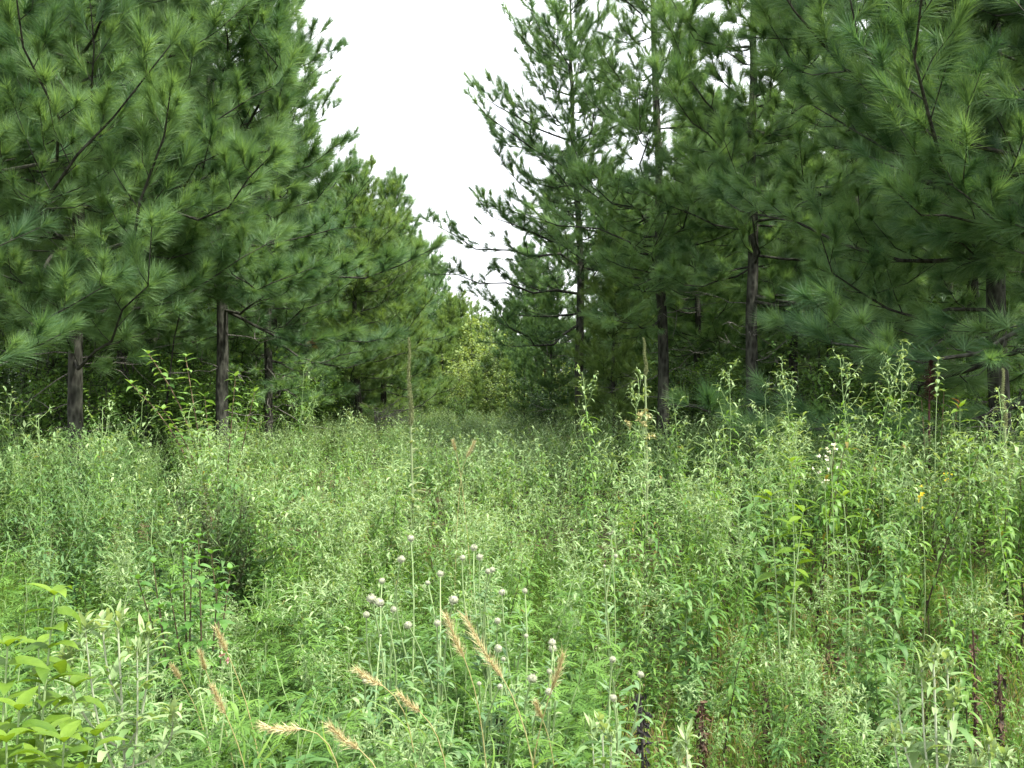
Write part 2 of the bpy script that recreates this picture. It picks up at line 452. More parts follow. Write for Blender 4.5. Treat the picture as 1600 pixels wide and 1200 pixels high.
# ------------------------------------------------------------------ pine
def pine_data(seed, H=10.5, cr=2.3, live=0.3, lean=(0, 0), tr=0.12, npt=70, nw=0.0075, nl=0.28, dens=1.0, side=None, side_amt=0.0, bend=0.15, sides=10, dead=True):
    """trunk+limbs accumulator and needle accumulator of one pine; side = azimuth towards which limbs are longer and start lower"""
    rng = np.random.default_rng(seed)
    wood, crown = Acc(), Acc()
    K = 16
    z = np.linspace(-0.1, H, K)
    off = np.cumsum(rng.normal(0, bend * 0.14, (K, 2)), 0)
    off -= off[1]
    zz = np.clip(z, 0, None)[:, None] / H
    tp = np.concatenate([off + np.array(lean)[None] * zz * H, z[:, None]], 1)
    trad = tr * ((1 - z / H).clip(0.0) ** 0.8 * 0.95 + 0.05); trad[0] *= 1.35; trad[1] *= 1.08
    tubes(wood, tp, trad, sides)

    def trunk_at(h):
        return np.array([np.interp(h, z, tp[:, 0]), np.interp(h, z, tp[:, 1]), h])
    bp, bd, bL, alive = [], [], [], []
    h = 1.0 + rng.uniform(0, 0.4)
    az0 = rng.uniform(0, 6.28)
    lz = live * H
    while h < H - 0.25:
        nb = rng.integers(4, 7)
        az0 += 1.1
        for b in range(nb):
            az = az0 + b * 6.283 / nb + rng.normal(0, 0.25)
            hh = h + rng.normal(0, 0.07)
            lzz = lz; gain = 1.0
            if side is not None:
                c = math.cos(az - side)
                gain = 1 + side_amt * c; lzz = lz * (1 - 0.45 * side_amt * c)
            isl = hh > lzz * rng.uniform(0.85, 1.1)
            if isl:
                u = np.clip((hh - lz * 0.7) / (H - lz * 0.7), 0, 1)
                ln = cr * gain * (max(1 - u, 0.0) ** 0.5) * rng.uniform(0.6, 1.18)
                ln = max(ln, 0.4)
                el = rad(-4 + 52 * u + rng.normal(0, 13))
            else:
                if not dead or rng.random() < 0.5:
                    continue
                ln = rng.uniform(0.35, 1.5); el = rad(rng.normal(2, 16)); u = 0
            bp.append(trunk_at(hh)); bd.append((math.cos(az) * math.cos(el), math.sin(az) * math.cos(el), math.sin(el)))
            bL.append(ln); alive.append(isl)
        h += rng.uniform(0.34, 0.6) * (H / 10.5)
    # leader
    bp.append(trunk_at(H - 0.4)); bd.append((0.05, 0.02, 1.0)); bL.append(0.6); alive.append(True)
    bp = np.array(bp); bd = nrm(np.array(bd)); bL = np.array(bL); alive = np.array(alive)
    n = len(bp); KB = 7
    t = np.linspace(0, 1, KB)
    up_ = rng.uniform(0.05, 0.28, n) * alive
    sag = rng.uniform(0.0, 0.14, n)
    sidev = nrm(np.cross(bd, UP) + 1e-4) * rng.normal(0, 0.16, (n, 1))
    BP = bp[:, None] + bL[:, None, None] * (bd[:, None] * t[None, :, None] + sidev[:, None] * np.sin(t * 3.0)[None, :, None])
    BP[:, :, 2] += bL[:, None] * (up_[:, None] * t[None] ** 2.2 - sag[:, None] * np.sin(np.pi * t)[None])
    BP[:, 1:] += rng.normal(0, 0.022, (n, KB - 1, 3)) * bL[:, None, None]
    BP[~alive] += rng.normal(0, 0.03, (int((~alive).sum()), KB, 3)) * t[None, :, None]
    br = (0.006 + 0.0075 * bL)[:, None] * (1 - 0.8 * t[None])
    tubes(wood, BP[alive], br[alive], 5)
    if (~alive).any():
        tubes(wood, BP[~alive], br[~alive] * 0.55, 4, mi=1)
        # forked dead twigs
        dp = BP[~alive]; dl = bL[~alive]
        for rep in range(2):
            i = rng.integers(2, 5)
            st = dp[:, i]; dr = nrm(nrm(dp[:, -1] - dp[:, 0]) + rng.normal(0, 0.6, (len(dp), 3)))
            ln = dl * rng.uniform(0.25, 0.5, len(dp))
            q = np.stack([st, st + dr * ln[:, None] * 0.5, st + dr * ln[:, None] + rng.normal(0, 0.04, (len(dp), 3))], 1)
            tubes(wood, q, np.array([[0.006, 0.004, 0.002]]).repeat(len(dp), 0), 3, mi=1)
    # secondaries and shoots
    sp, sd, sl = [], [], []          # secondary twigs
    tp_, td_ = [], []                # tufts
    for i in np.where(alive)[0]:
        L_ = bL[i]
        tt = 0.10 if L_ > 0.9 else 0.08
        sgn = 1 if rng.random() < 0.5 else -1
        tdir = nrm(BP[i, -1] - BP[i, -2])
        tp_.append(BP[i, -1]); td_.append(tdir + np.array([0, 0, 0.35]))
        step = 0.23 / dens / max(L_, 0.3)
        while tt < 0.97:
            k = min(int(tt * (KB - 1)), KB - 2); fr = tt * (KB - 1) - k
            pos = BP[i, k] * (1 - fr) + BP[i, k + 1] * fr
            d = nrm(BP[i, k + 1] - BP[i, k])
            a = sgn * rng.uniform(0.5, 1.15)
            dd = rotz(d, a); dd = dd + np.array([0, 0, rng.uniform(-0.1, 0.35)])
            l2 = (0.16 + (1 - tt) * L_ * 0.42) * rng.uniform(0.6, 1.15)
            sp.append(pos); sd.append(dd); sl.append(min(l2, 1.05))
            sgn = -sgn; tt += step * rng.uniform(0.7, 1.3)
    sp = np.array(sp); sd = nrm(np.array(sd)); sl = np.array(sl)
    m = len(sp)
    ends = sp + sd * sl[:, None] + UP * (sl * 0.16)[:, None]
    midp = sp + sd * (sl * 0.5)[:, None] + rng.normal(0, 0.02, (m, 3))
    tubes(wood, np.stack([sp, midp, ends], 1), np.stack([0.004 + 0.005 * sl, 0.004 + 0.003 * sl, np.full(m, 0.003)], 1), 3)
    tp_ = np.array(tp_); td_ = np.array(td_)
    T = [tp_, ends]; Dd = [td_, sd + UP * 0.4]
    for q in (0.66, 0.3):
        ok = sl * (1 - q) > 0.09
        T.append((sp + sd * (sl * q)[:, None] + UP * (sl * 0.16 * q * q)[:, None])[ok])
        sg = np.where(rng.random(m) < 0.5, 1, -1) * rng.uniform(0.5, 1.0, m)
        Dd.append(np.stack([sd[:, 0] * np.cos(sg) - sd[:, 1] * np.sin(sg), sd[:, 0] * np.sin(sg) + sd[:, 1] * np.cos(sg), sd[:, 2] + 0.35], -1)[ok])
    T = np.concatenate(T); Dd = nrm(np.concatenate(Dd) + rng.normal(0, 0.15, (sum(len(x) for x in Dd), 3)))
    M = len(T)
    slen = rng.uniform(0.06, 0.2, M)
    tubes(wood, np.stack([T, T + Dd * slen[:, None]], 1), np.full((M, 2), 0.004), 3)
    vec = perp_spread(Dd, npt, 0.15, 1.0, rng) + (Dd * rng.uniform(-0.3, 0.5, (M, 1)))[:, None]
    tpar = rng.uniform(-0.3, 1.0, (M, npt))
    base = T[:, None] + Dd[:, None] * (slen[:, None] * tpar)[..., None]
    tuft_t = np.clip(rng.normal(0.42, 0.25, M), 0, 0.9)
    brown = rng.random(M) < 0.0008
    tint = np.clip(tuft_t[:, None] + rng.normal(0, 0.13, (M, npt)), 0, 0.92)
    tint[brown] = 1.0
    ln = nl * rng.uniform(0.65, 1.1, (M, npt)) * rng.uniform(0.65, 1.15, (M, 1))
    vec[..., 2] -= rng.uniform(0.0, 0.3, (M, 1))
    needles(crown, base.reshape(-1, 3), nrm(vec).reshape(-1, 3), ln.ravel(), np.full(M * npt, nw), tint.ravel(), rng)
    return wood, crown


def make_pine(loc, rz=0.0, mat='needle', **kw):
    wood, crown = pine_data(**kw)
    r = empty("pine_tree", loc, rz)
    link("trunk", wood.mesh("trunk", ["bark", "twig"], True), r)
    link("crown", crown.mesh("crown", mat), r)
    return r

# ------------------------------------------------------------------ broadleaf shrub of the understory
def shrub_data(seed, H=2.2, R=1.0, n=1500, ll=0.075, low=0.15):
    rng = np.random.default_rng(seed)
    wood, crown = Acc(), Acc()
    ns = 5
    tips = []
    for i in range(ns):
        a = rng.uniform(0, 6.28); r = R * rng.uniform(0.3, 0.8)
        e = np.array([math.cos(a) * r, math.sin(a) * r, H * rng.uniform(0.7, 1.0)])
        t = np.linspace(0, 1, 6)[:, None]
        p = np.array([0.05 * math.cos(a), 0.05 * math.sin(a), 0]) * (1 - t) + e * np.concatenate([t ** 1.4, t ** 1.4, t], 1) + rng.normal(0, 0.03, (6, 3)) * t
        tubes(wood, p, np.linspace(0.018, 0.004, 6), 5)
        for k in range(14):
            u = rng.uniform(0.25, 1.0); b = np.array([np.interp(u, t[:, 0], p[:, j]) for j in range(3)])
            d = nrm(np.array([math.cos(a) * .5, math.sin(a) * .5, 0.25]) + rng.normal(0, 0.6, 3) * np.array([1, 1, .5]))
            l = rng.uniform(0.25, 0.65) * R
            q = np.stack([b, b + d * l * 0.5 + UP * 0.03, b + d * l])
            tubes(wood, q, np.array([0.006, 0.004, 0.002]), 3)
            tips.append((b, d, l))
    per = max(n // len(tips), 4)
    P, D = [], []
    for b, d, l in tips:
        u = rng.uniform(0.15, 1.05, per)[:, None]
        P.append(b + d * l * u + rng.normal(0, 0.05, (per, 3)))
        x = rng.normal(0, 0.8, (per, 3)); x[:, 2] = rng.normal(-0.1, 0.35, per)
        D.append(d * 0.5 + x)
    P = np.concatenate(P); D = nrm(np.concatenate(D))
    P[:, 2] = np.maximum(P[:, 2], low)
    m = len(P)
    kites(crown, P, D, UP + rng.normal(0, 0.3, (m, 3)), ll * rng.uniform(0.6, 1.2, m), ll * 0.5 * rng.uniform(0.8, 1.2, m), rng.uniform(0.2, 1.2, m), np.clip(rng.normal(0.45, 0.22, m), 0, 1))
    return wood, crown

# ------------------------------------------------------------------ meadow weeds
def weed_stem(rng, H, K=8, wob=0.03):
    z = np.linspace(0, H, K)
    ln = rng.normal(0, 0.11, 2)
    p = np.stack([ln[0] * (z / H) ** 1.5 * H + np.cumsum(rng.normal(0, wob * 0.3, K)), ln[1] * (z / H) ** 1.5 * H + np.cumsum(rng.normal(0, wob * 0.3, K)), z], 1)
    p -= p[0]
    return z, p


def along(z, p, h):
    h = np.atleast_1d(h)
    return np.stack([np.interp(h, z, p[:, 0]), np.interp(h, z, p[:, 1]), h], -1)


def weed_silver(seed, H=1.25, lod=0, wide=1.0, nb=12, leafy=1.0, start=0.22, thick=1.0, ls=1.0):
    """upright weed: narrow drooping leaves below, a branched silvery top. returns stem, leaves, panicle"""
    rng = np.random.default_rng(seed)
    stem, lf, pan = Acc(), Acc(), Acc()
    z, p = weed_stem(rng, H)
    tubes(stem, p, np.linspace(0.0042, 0.0018, len(z)) * thick, 5 if lod == 0 else 3)
    n = int((66 if lod == 0 else 34) * leafy)
    h = np.sort(rng.uniform(start * H, 0.84 * H, n))
    az = np.arange(n) * 2.4 + rng.normal(0, 0.3, n)
    el = rng.uniform(0.15, 0.9, n)
    D = np.stack([np.cos(az) * np.cos(el), np.sin(az) * np.cos(el), np.sin(el)], -1)
    L = ls * (0.088 + 0.05 * (1 - h / H)) * rng.uniform(0.7, 1.25, n) * (1.15 if lod else 1)
    W = L * rng.uniform(0.115, 0.175, n) * wide * (1.25 if lod else 1)
    tint = np.clip(rng.normal(0.45, 0.2, n) + 0.25 * (h / H - 0.5), 0, 0.92); tint[rng.random(n) < 0.025] = 1
    if lod == 0:
        leaves(lf, along(z, p, h), D, UP, L, W, rng.uniform(0.7, 2.1, n), 4, 0.35, 'lance', tint)
    else:
        kites(lf, along(z, p, h), D, UP, L, W, rng.uniform(0.5, 1.4, n), tint)
    nbr = int(nb if lod == 0 else nb * 0.7)
    hb = np.sort(rng.uniform(0.58 * H, 0.97 * H, nbr)); hb[-1] = 0.99 * H
    for i, hh in enumerate(hb):
        a = i * 2.4 + rng.normal(0, 0.4)
        l = (0.10 + 0.26 * (1 - (hh / H - 0.55) / 0.45)) * rng.uniform(0.6, 1.2)
        el0 = rng.uniform(0.6, 1.1)
        t = np.linspace(0, 1, 5)
        b0 = along(z, p, hh)[0]
        dirh = np.array([math.cos(a), math.sin(a), 0])
        q = b0 + l * (dirh * (np.sin(t * 1.0) * math.cos(el0))[:, None] * 1.1 + UP * ((t * math.sin(el0) + 0.15 * t * t))[:, None]) + rng.normal(0, 0.006, (5, 3)) * t[:, None]
        tubes(stem, q, np.linspace(0.0022, 0.001, 5) * thick, 3)
        nl = int((9 if lod == 0 else 5) * (0.6 + l * 2))
        u = rng.uniform(0.15, 1.0, nl)
        P = np.stack([np.interp(u, t, q[:, k]) for k in range(3)], -1)
        aa = a + rng.normal(0, 1.2, nl); e2 = rng.uniform(0.0, 1.0, nl)
        D = np.stack([np.cos(aa) * np.cos(e2), np.sin(aa) * np.cos(e2), np.sin(e2)], -1)
        LL = rng.uniform(0.038, 0.085, nl) * (1.2 if lod else 1)
        WW = LL * rng.uniform(0.16, 0.26, nl) * (1.3 if lod else 1)
        tn = np.clip(rng.normal(0.5, 0.25, nl), 0, 1)
        if lod == 0:
            leaves(pan, P, D, UP, LL, WW, rng.uniform(0.3, 1.8, nl), 3, 0.3, 'lance', tn)
        else:
            kites(pan, P, D, UP, LL, WW, rng.uniform(0.3, 1.4, nl), tn)
        # little bud cluster at the end of the branch
        ncl = 5 if lod == 0 else 2
        Dd = nrm(rng.normal(0, 0.6, (ncl, 3)) + UP * 0.8)
        kites(pan, q[-1] + rng.normal(0, 0.008, (ncl, 3)), Dd, rng.normal(size=(ncl, 3)), rng.uniform(0.012, 0.024, ncl), rng.uniform(0.005, 0.009, ncl), 0.4, np.clip(rng.normal(0.8, 0.15, ncl), 0, 1))
    return stem, lf, pan


def weed_gold(seed, H=1.2, lod=0):
    """unbranched dark-stalked weed with long hanging yellow-green leaves, shrivelled brown ones at the foot"""
    rng = np.random.default_rng(seed)
    stem, lf, dd = Acc(), Acc(), Acc()
    z, p = weed_stem(rng, H)
    tubes(stem, p, np.linspace(0.0048, 0.002, len(z)), 5 if lod == 0 else 3)
    n = 68 if lod == 0 else 34
    h = np.sort(rng.uniform(0.10 * H, H, n) ** 0.9 * H ** 0.1)
    az = np.arange(n) * 2.4 + rng.normal(0, 0.3, n)
    el = rng.uniform(0.1, 0.8, n)
    D = np.stack([np.cos(az) * np.cos(el), np.sin(az) * np.cos(el), np.sin(el)], -1)
    L = (0.05 + 0.07 * np.sin(np.pi * np.clip((h / H - 0.15) / 0.9, 0, 1))) * rng.uniform(0.75, 1.2, n)
    W = L * rng.uniform(0.17, 0.26, n)
    tint = np.clip(rng.normal(0.45, 0.22, n), 0, 0.9); tint[rng.random(n) < 0.03] = 1
    if lod == 0:
        leaves(lf, along(z, p, h), D, UP, L, W, rng.uniform(0.9, 2.4, n), 4, 0.3, 'lance', tint, wave=0.1)
    else:
        kites(lf, along(z, p, h), D, UP, L, W * 1.2, rng.uniform(0.6, 1.5, n), tint)
    m = 7 if lod == 0 else 4
    h = rng.uniform(0.08 * H, 0.36 * H, m)
    D = nrm(rng.normal(0, 0.5, (m, 3)) + np.array([0, 0, -0.6]))
    leaves(dd, along(z, p, h), D, rng.normal(size=(m, 3)), rng.uniform(0.03, 0.07, m), rng.uniform(0.008, 0.018, m), rng.uniform(0.5, 3, m), 3, 0.6, 'lance', rng.uniform(0, 0.9, m))
    return stem, lf, dd


def weed_rag(seed, H=0.7, lod=0):
    """feathery ragweed-like plant with cut leaves"""
    rng = np.random.default_rng(seed)
    stem, lf = Acc(), Acc()
    z, p = weed_stem(rng, H)
    tubes(stem, p, np.linspace(0.004, 0.0015, len(z)), 5)
    nl = 30
    h = np.sort(rng.uniform(0.12 * H, 1.0 * H, nl)); az = np.arange(nl) * 2.4 + rng.normal(0, .3, nl)
    P, D, L, W, T = [], [], [], [], []
    for i in range(nl):
        b = along(z, p, h[i])[0]; el = rng.uniform(0.1, 0.9)
        d = np.array([math.cos(az[i]) * math.cos(el), math.sin(az[i]) * math.cos(el), math.sin(el)])
        l = rng.uniform(0.08, 0.15) * (1.15 - 0.5 * h[i] / H)
        dr = rng.uniform(0.4, 1.4)
        s_ = nrm(np.cross(d, UP)); nn = np.cross(s_, d)
        tn = np.clip(rng.normal(0.5, 0.2), 0, 1)
        P.append(b[None]); D.append(d[None]); L.append([l]); W.append([l * 0.10]); T.append([tn])
        q = np.linspace(0.25, 0.92, 7)
        pts = b + l * (d[None] * (np.sin(dr * q) / dr)[:, None] - nn[None] * ((1 - np.cos(dr * q)) / dr)[:, None])
        for sg in (1, -1):
            P.append(pts); D.append(nrm(d[None] * 0.9 + sg * s_[None] - nn[None] * (0.4 * q)[:, None] + rng.normal(0, .12, (7, 3))))
            L.append(l * (0.42 - 0.30 * np.abs(q - 0.4))); W.append(np.full(7, l * 0.075)); T.append(np.full(7, tn))
    P = np.concatenate(P); D = np.concatenate(D)
    kites(lf, P, D, UP, np.concatenate(L), np.concatenate(W), 0.5, np.concatenate(T))
    return stem, lf

# ------------------------------------------------------------------ ground
rng = np.random.default_rng(3)


def build_ground():
    a = Acc()
    g = np.concatenate([-np.geomspace(900, 14, 18), np.linspace(-12, 12, 60), np.geomspace(14, 900, 18)])
    gy = np.concatenate([-np.geomspace(300, 6, 12), np.linspace(-4, 30, 84), np.geomspace(32, 1500, 22)])
    X, Y = np.meshgrid(g, gy, indexing='ij')
    Z = 0.05 * np.sin(X * 0.9 + 1) * np.sin(Y * 0.7) + 0.03 * np.sin(X * 2.3 + Y * 1.7)
    Z *= (np.abs(X) < 40) & (Y < 60)
    v = np.stack([X, Y, Z], -1).reshape(-1, 3)
    ni, nj = X.shape
    i, j = np.meshgrid(np.arange(ni - 1), np.arange(nj - 1), indexing='ij')
    q = i * nj + j
    f = np.concatenate([np.stack([q, q + nj, q + nj + 1], -1).reshape(-1, 3), np.stack([q, q + nj + 1, q + 1], -1).reshape(-1, 3)])
    a.add(v, f)
    o = link("ground", a.mesh("ground", "ground", True))
    o["kind"] = "structure"


build_ground()


def gz(x, y):
    return 0.05 * math.sin(x * 0.9 + 1) * math.sin(y * 0.7) + 0.03 * math.sin(x * 2.3 + y * 1.7)

# ------------------------------------------------------------------ pines
PI = math.pi
# front trees of the two rows, each its own shape: (px, distance, height, crown radius, lean, live start, open side azimuth, label)
FRONT = [
    (122, 12.5, 11.0, 2.7, (-0.02, 0), 0.22, -0.4, 0.30, 0.10, 'needle', "tall pine with thick grey trunk beside the left edge, big needle tufts overhanging the weeds"),
    (352, 14.8, 11.2, 2.5, (-0.035, 0), 0.25, -0.5, 0.25, 0.10, 'needle', "pine whose bare grey leaning trunk rises behind the arching reddish sapling"),
    (420, 19.5, 10.6, 2.1, (0.0, 0), 0.22, -0.4, 0.25, 0.09, 'needle', "pine with slim dark trunk right of the leaning grey trunk, feathery crown against the sky"),
    (560, 25.0, 7.1, 1.75, (0.0, 0), 0.2, 0.0, 0.3, 0.10, 'needle_y', "yellowish green pine behind the tangle of dead grey twigs, its trunk slimmer"),
    (596, 27.0, 7.0, 1.6, (0.01, 0), 0.26, 0.0, 0.3, 0.095, 'needle', "pine with straight dark trunk behind the dead grey twigs left of a mullein spike"),
    (908, 20.0, 10.2, 2.75, (-0.02, 0), 0.30, PI, 0.16, 0.105, 'needle', "pine right of the sky gap, long thin limbs reaching into the white sky"),
    (1037, 17.5, 11.0, 2.3, (-0.025, 0), 0.28, PI*1.2, 0.1, 0.11, 'needle', "tall pine with dark trunk directly behind the middle mullein spike"),
    (1180, 15.5, 10.8, 2.4, (0.0, 0), 0.27, -PI / 2, 0.2, 0.11, 'needle', "dark pine with shaded trunk behind the tall weeds on the right"),
    (1562, 11.5, 11.0, 2.7, (0.0, 0), 0.24, PI * 0.85, 0.2, 0.13, 'needle', "pine with shaded trunk beside the right edge behind the short mullein spike"),
    (1735, 9.4, 10.5, 3.1, (-0.02, 0), 0.2, PI * 0.9, 0.3, 0.12, 'needle', "nearest pine, trunk outside the right edge, drooping limbs with long needle tufts"),
    (-165, 11.0, 10.5, 2.7, (0.0, 0), 0.28, -0.2, 0.25, 0.12, 'needle', "pine with trunk outside the left edge, tufted limbs entering the picture"),
]
for i, (px, d, H, cr, lean, live, sd, sa, tr, mt, lab) in enumerate(FRONT):
    near = d < 16
    r = make_pine((gx(px, d), d, 0), 0, mt, seed=100 + i, H=H, cr=cr, lean=lean, live=live, tr=tr, side=sd, side_amt=sa,
                  npt=210 if near else 95, nw=0.0058 if near else 0.007, nl=0.28 if near else 0.23, dens=1.05 if near else 1.2)
    tag(r, lab, "pine tree", "pine trees lining the clearing")

# row behind them: copied kinds
PROTO = []
for i, kw in enumerate([dict(H=10.8, cr=2.3, live=0.25, tr=0.12), dict(H=10.0, cr=2.2, live=0.28, tr=0.11), dict(H=11.3, cr=2.4, live=0.32, tr=0.125), dict(H=9.2, cr=2.0, live=0.16, tr=0.10)]):
    PROTO.append(make_pine((0, 0, 0), 0, 'needle', seed=200 + i, npt=105, nw=0.008, dens=0.95, **kw))
PROTO_Y = [make_pine((0, 0, 0), 0, 'needle_y', seed=230 + i, npt=90, nw=0.008, dens=0.95, H=8.4, cr=1.8, live=0.14, tr=0.09) for i in range(2)]
used = set()


def put(protos, i, loc, rz, s, lab, group, cat="pine tree"):
    o = protos[i]
    if o.name in used:
        o = copy_tree(o)
    else:
        used.add(o.name)
    o.location = [float(q) for q in loc]; o.rotation_euler = (0, 0, rz); o.scale = (s, s, s)
    return tag(o, lab, cat, group)


def taken(x, y, lst, r):
    return any((x - a) ** 2 + (y - b) ** 2 < r * r for a, b in lst)


R_ = random.Random(11)
spots = [(gx(p[0], p[1]), p[1]) for p in FRONT]
for d0 in np.arange(13, 47, 2.6):
    for side in (-1, 1):
        for lat in np.arange(0, 24, 2.45):
            d = d0 + R_.uniform(-0.8, 0.8)
            edge = -5.3 - 0.0 * d if side < 0 else np.interp(d, [10, 15, 18, 22, 26, 60], [7.5, 5.2, 4.2, 3.0, 5.5, 6.5])
            if side < 0:
                edge = np.interp(d, [12, 16, 20, 28, 40, 60], [-7.2, -6.4, -6.2, -5.4, -4.9, -4.6])
            x = edge + side * (lat + R_.uniform(-0.5, 0.5))
            if abs(x) > 0.52 * d + 2.2 or taken(x, d, spots, 1.7):
                continue
            if side > 0 and 0 < lat < 12 and d < 19 and R_.random() < 0.4:
                continue
            if side > 0 and 820 < 800 + x / d * F < 1085 and d < 30 and lat < 6:
                continue
            if d > 26 and lat > 9:
                continue
            spots.append((x, d))
            edge_tree = lat < 1 and d > 20
            lab = ("pine standing among the dense shaded rows behind the left front trees" if side < 0 else "pine standing among the dense shaded rows behind the right front trees")
            put(PROTO, 3 if edge_tree else R_.randrange(3), (x, d, 0), R_.uniform(0, 6.28), R_.uniform(0.9, 1.08) * (0.9 if d > 26 else 1.0), lab,
                "pines in the left rows" if side < 0 else "pines in the right rows")
# young pines along the far end of the gap, silhouettes stepping down to the lowest sky
FAR = [(958, 24, 6.8, 'n'), (1090, 22, 8.4, 'n'), (1120, 26, 9.0, 'n'), (1000, 28, 7.0, 'n'), (958, 18.6, 4.7, 'y'), (628, 33, 7.1, 'y'), (655, 40, 7.5, 'n'), (640, 46, 7.6, 'y'), (684, 50, 8.0, 'n'), (700, 62, 7.4, 'y'), (722, 66, 6.6, 'y'), (738, 58, 6.2, 'y'), (822, 34, 6.4, 'n'), (792, 48, 5.0, 'n'), (735, 40, 3.6, 'y'), (712, 35, 3.0, 'y'), (760, 33, 2.6, 'y'), (745, 30, 2.2, 'y'), (790, 29, 2.4, 'y'), (690, 33, 4.0, 'y'), (672, 30, 3.0, 'y'), (725, 48, 4.6, 'y'), (722, 43, 5.6, 'y'), (748, 52, 5.8, 'y'), (705, 39, 5.0, 'y'), (820, 26, 2.6, 'n'),  (765, 70, 6.2, 'y'),
       (800, 44, 5.4, 'n'), (838, 30, 4.9, 'n'), (872, 33, 8.6, 'n'), (775, 55, 5.6, 'y'), (860, 25, 4.2, 'n'), (700, 85, 7.5, 'n'), (790, 84, 7.2, 'n')]
for i, (px, d, H, k) in enumerate(FAR):
    lab = {4: "young yellowish pine tucked low between the two dark trunks right of the gap",
           5: "yellow green pine stepping down towards the sky gap above the first mullein spike",
           6: "darker pine whose pointed top stands left of the sky gap"}.get(i)
    pr = PROTO_Y if k == 'y' else PROTO[3:4]
    if i < 4:
        put(pr, 0, (gx(px, d), d, 0), R_.uniform(0, 6.28), H / 9.2, "pine standing among the dense shaded rows behind the right front trees", "pines in the right rows")
        continue
    if lab is None:
        lab = "small bright pine closing the far end of the clearing" if k == 'y' else "small darker pine beside the far end of the clearing"
    put(pr, i % len(pr), (gx(px, d), d, 0), R_.uniform(0, 6.28), H / (8.4 if k == 'y' else 9.2), lab, "small pines at the far end of the gap")

# ------------------------------------------------------------------ understory shrubs in the shade of the pines
SH = []
for i, (H, R, n) in enumerate([(2.0, 1.1, 2800), (2.7, 1.3, 3400), (3.5, 1.4, 4200)]):
    wd, cr = shrub_data(300 + i, H, R, n)
    r = empty("understory_shrub")
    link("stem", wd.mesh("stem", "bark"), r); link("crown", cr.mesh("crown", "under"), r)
    SH.append(r)
shr = []
for k in range(2500):
    d = R_.uniform(14.5, 36)
    x = R_.uniform(-0.56, 0.56) * d
    le = np.interp(d, [12, 16, 20, 28, 40], [-5.6, -5.0, -5.4, -4.2, -4.2]); re = np.interp(d, [10, 15, 18, 22, 30, 60], [6.0, 4.4, 3.4, 2.2, 1.6, 1.2])
    if le < x < re or taken(x, d, shr, 1.15) or len(shr) >= 150:
        continue
    shr.append((x, d))
    s_ = R_.uniform(0.75, 1.15)
    put(SH, R_.randrange(3), (x, d, gz(x, d)), R_.uniform(0, 6.28), s_,
        "leafy dark shrub in the shade under the pines, %s side" % ("left" if x < 0 else "right"),
        "shrubs under the left pines" if x < 0 else "shrubs under the right pines", "shrub")
SHM = []
for i in range(3):
    wd, cr = shrub_data(340 + i, 1.9 + 0.3 * i, 1.1, 2600, 0.08)
    r = empty("edge_shrub")
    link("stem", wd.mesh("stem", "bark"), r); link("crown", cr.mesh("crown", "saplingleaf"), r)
    SHM.append(r)
eds = []
for k in range(900):
    d = R_.uniform(13, 26); sd_ = R_.choice((-1, 1))
    e = np.interp(d, [12, 16, 20, 28], [-5.4, -4.9, -5.0, -4.3]) if sd_ < 0 else np.interp(d, [12, 15, 18, 22, 28], [5.8, 4.4, 3.6, 2.6, 2.2])
    x = e + sd_ * R_.uniform(0, 2.4)
    if abs(x) > 0.54 * d or taken(x, d, eds, 1.2) or len(eds) > 34:
        continue
    eds.append((x, d))
    put(SHM, R_.randrange(3), (x, d, gz(x, d)), R_.uniform(0, 6.28), R_.uniform(0.75, 1.2), "mid green leafy shrub at the foot of the %s front pines" % ("left" if sd_ < 0 else "right"),
        "shrubs at the edge of the left pines" if sd_ < 0 else "shrubs at the edge of the right pines", "shrub")
# shrubs at the end of the gap, sunlight put into their leaf colour
SHY = []
for i in range(2):
    wd, cr = shrub_data(320 + i, 2.4, 1.2, 2600, 0.085)
    r = empty("sunny_shrub")
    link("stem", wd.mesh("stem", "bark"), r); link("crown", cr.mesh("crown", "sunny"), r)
    SHY.append(r)
for px, d, s_ in [(738, 34, 1.45), (722, 31, 1.1), (700, 37, 1.2), (748, 40, 1.7), (752, 30, 0.75), (838, 27, 0.95), (868, 26, 0.9), (810, 30, 0.8), (770, 38, 1.1), (735, 45, 1.6), (718, 42, 1.4)]:
    put(SHY, R_.randrange(2), (gx(px, d), d, 0), R_.uniform(0, 6), s_, "shrub painted pale yellow green as if sunlit, closing the far end of the gap", "sunlit shrubs closing the gap", "shrub")
for px, d, s_, yy in [(760, 34, .7, 0), (800, 30, .75, 0), (830, 27, .7, 0), (720, 40, .8, 0), (770, 46, .9, 0), (690, 30, .6, 0), (860, 23, .7, 0), (655, 27, .7, 0), (735, 28, .6, 0), (700, 31, .7, 0), (780, 32, .8, 0), (812, 24, .6, 0), (745, 36, 1.0, 0), (715, 34, .8, 0)]:
    put(SH, R_.randrange(3), (gx(px, d), d, 0), R_.uniform(0, 6), s_, "low sunny shrub at the far end of the weedy clearing", "shrubs at the end of the clearing", "shrub")

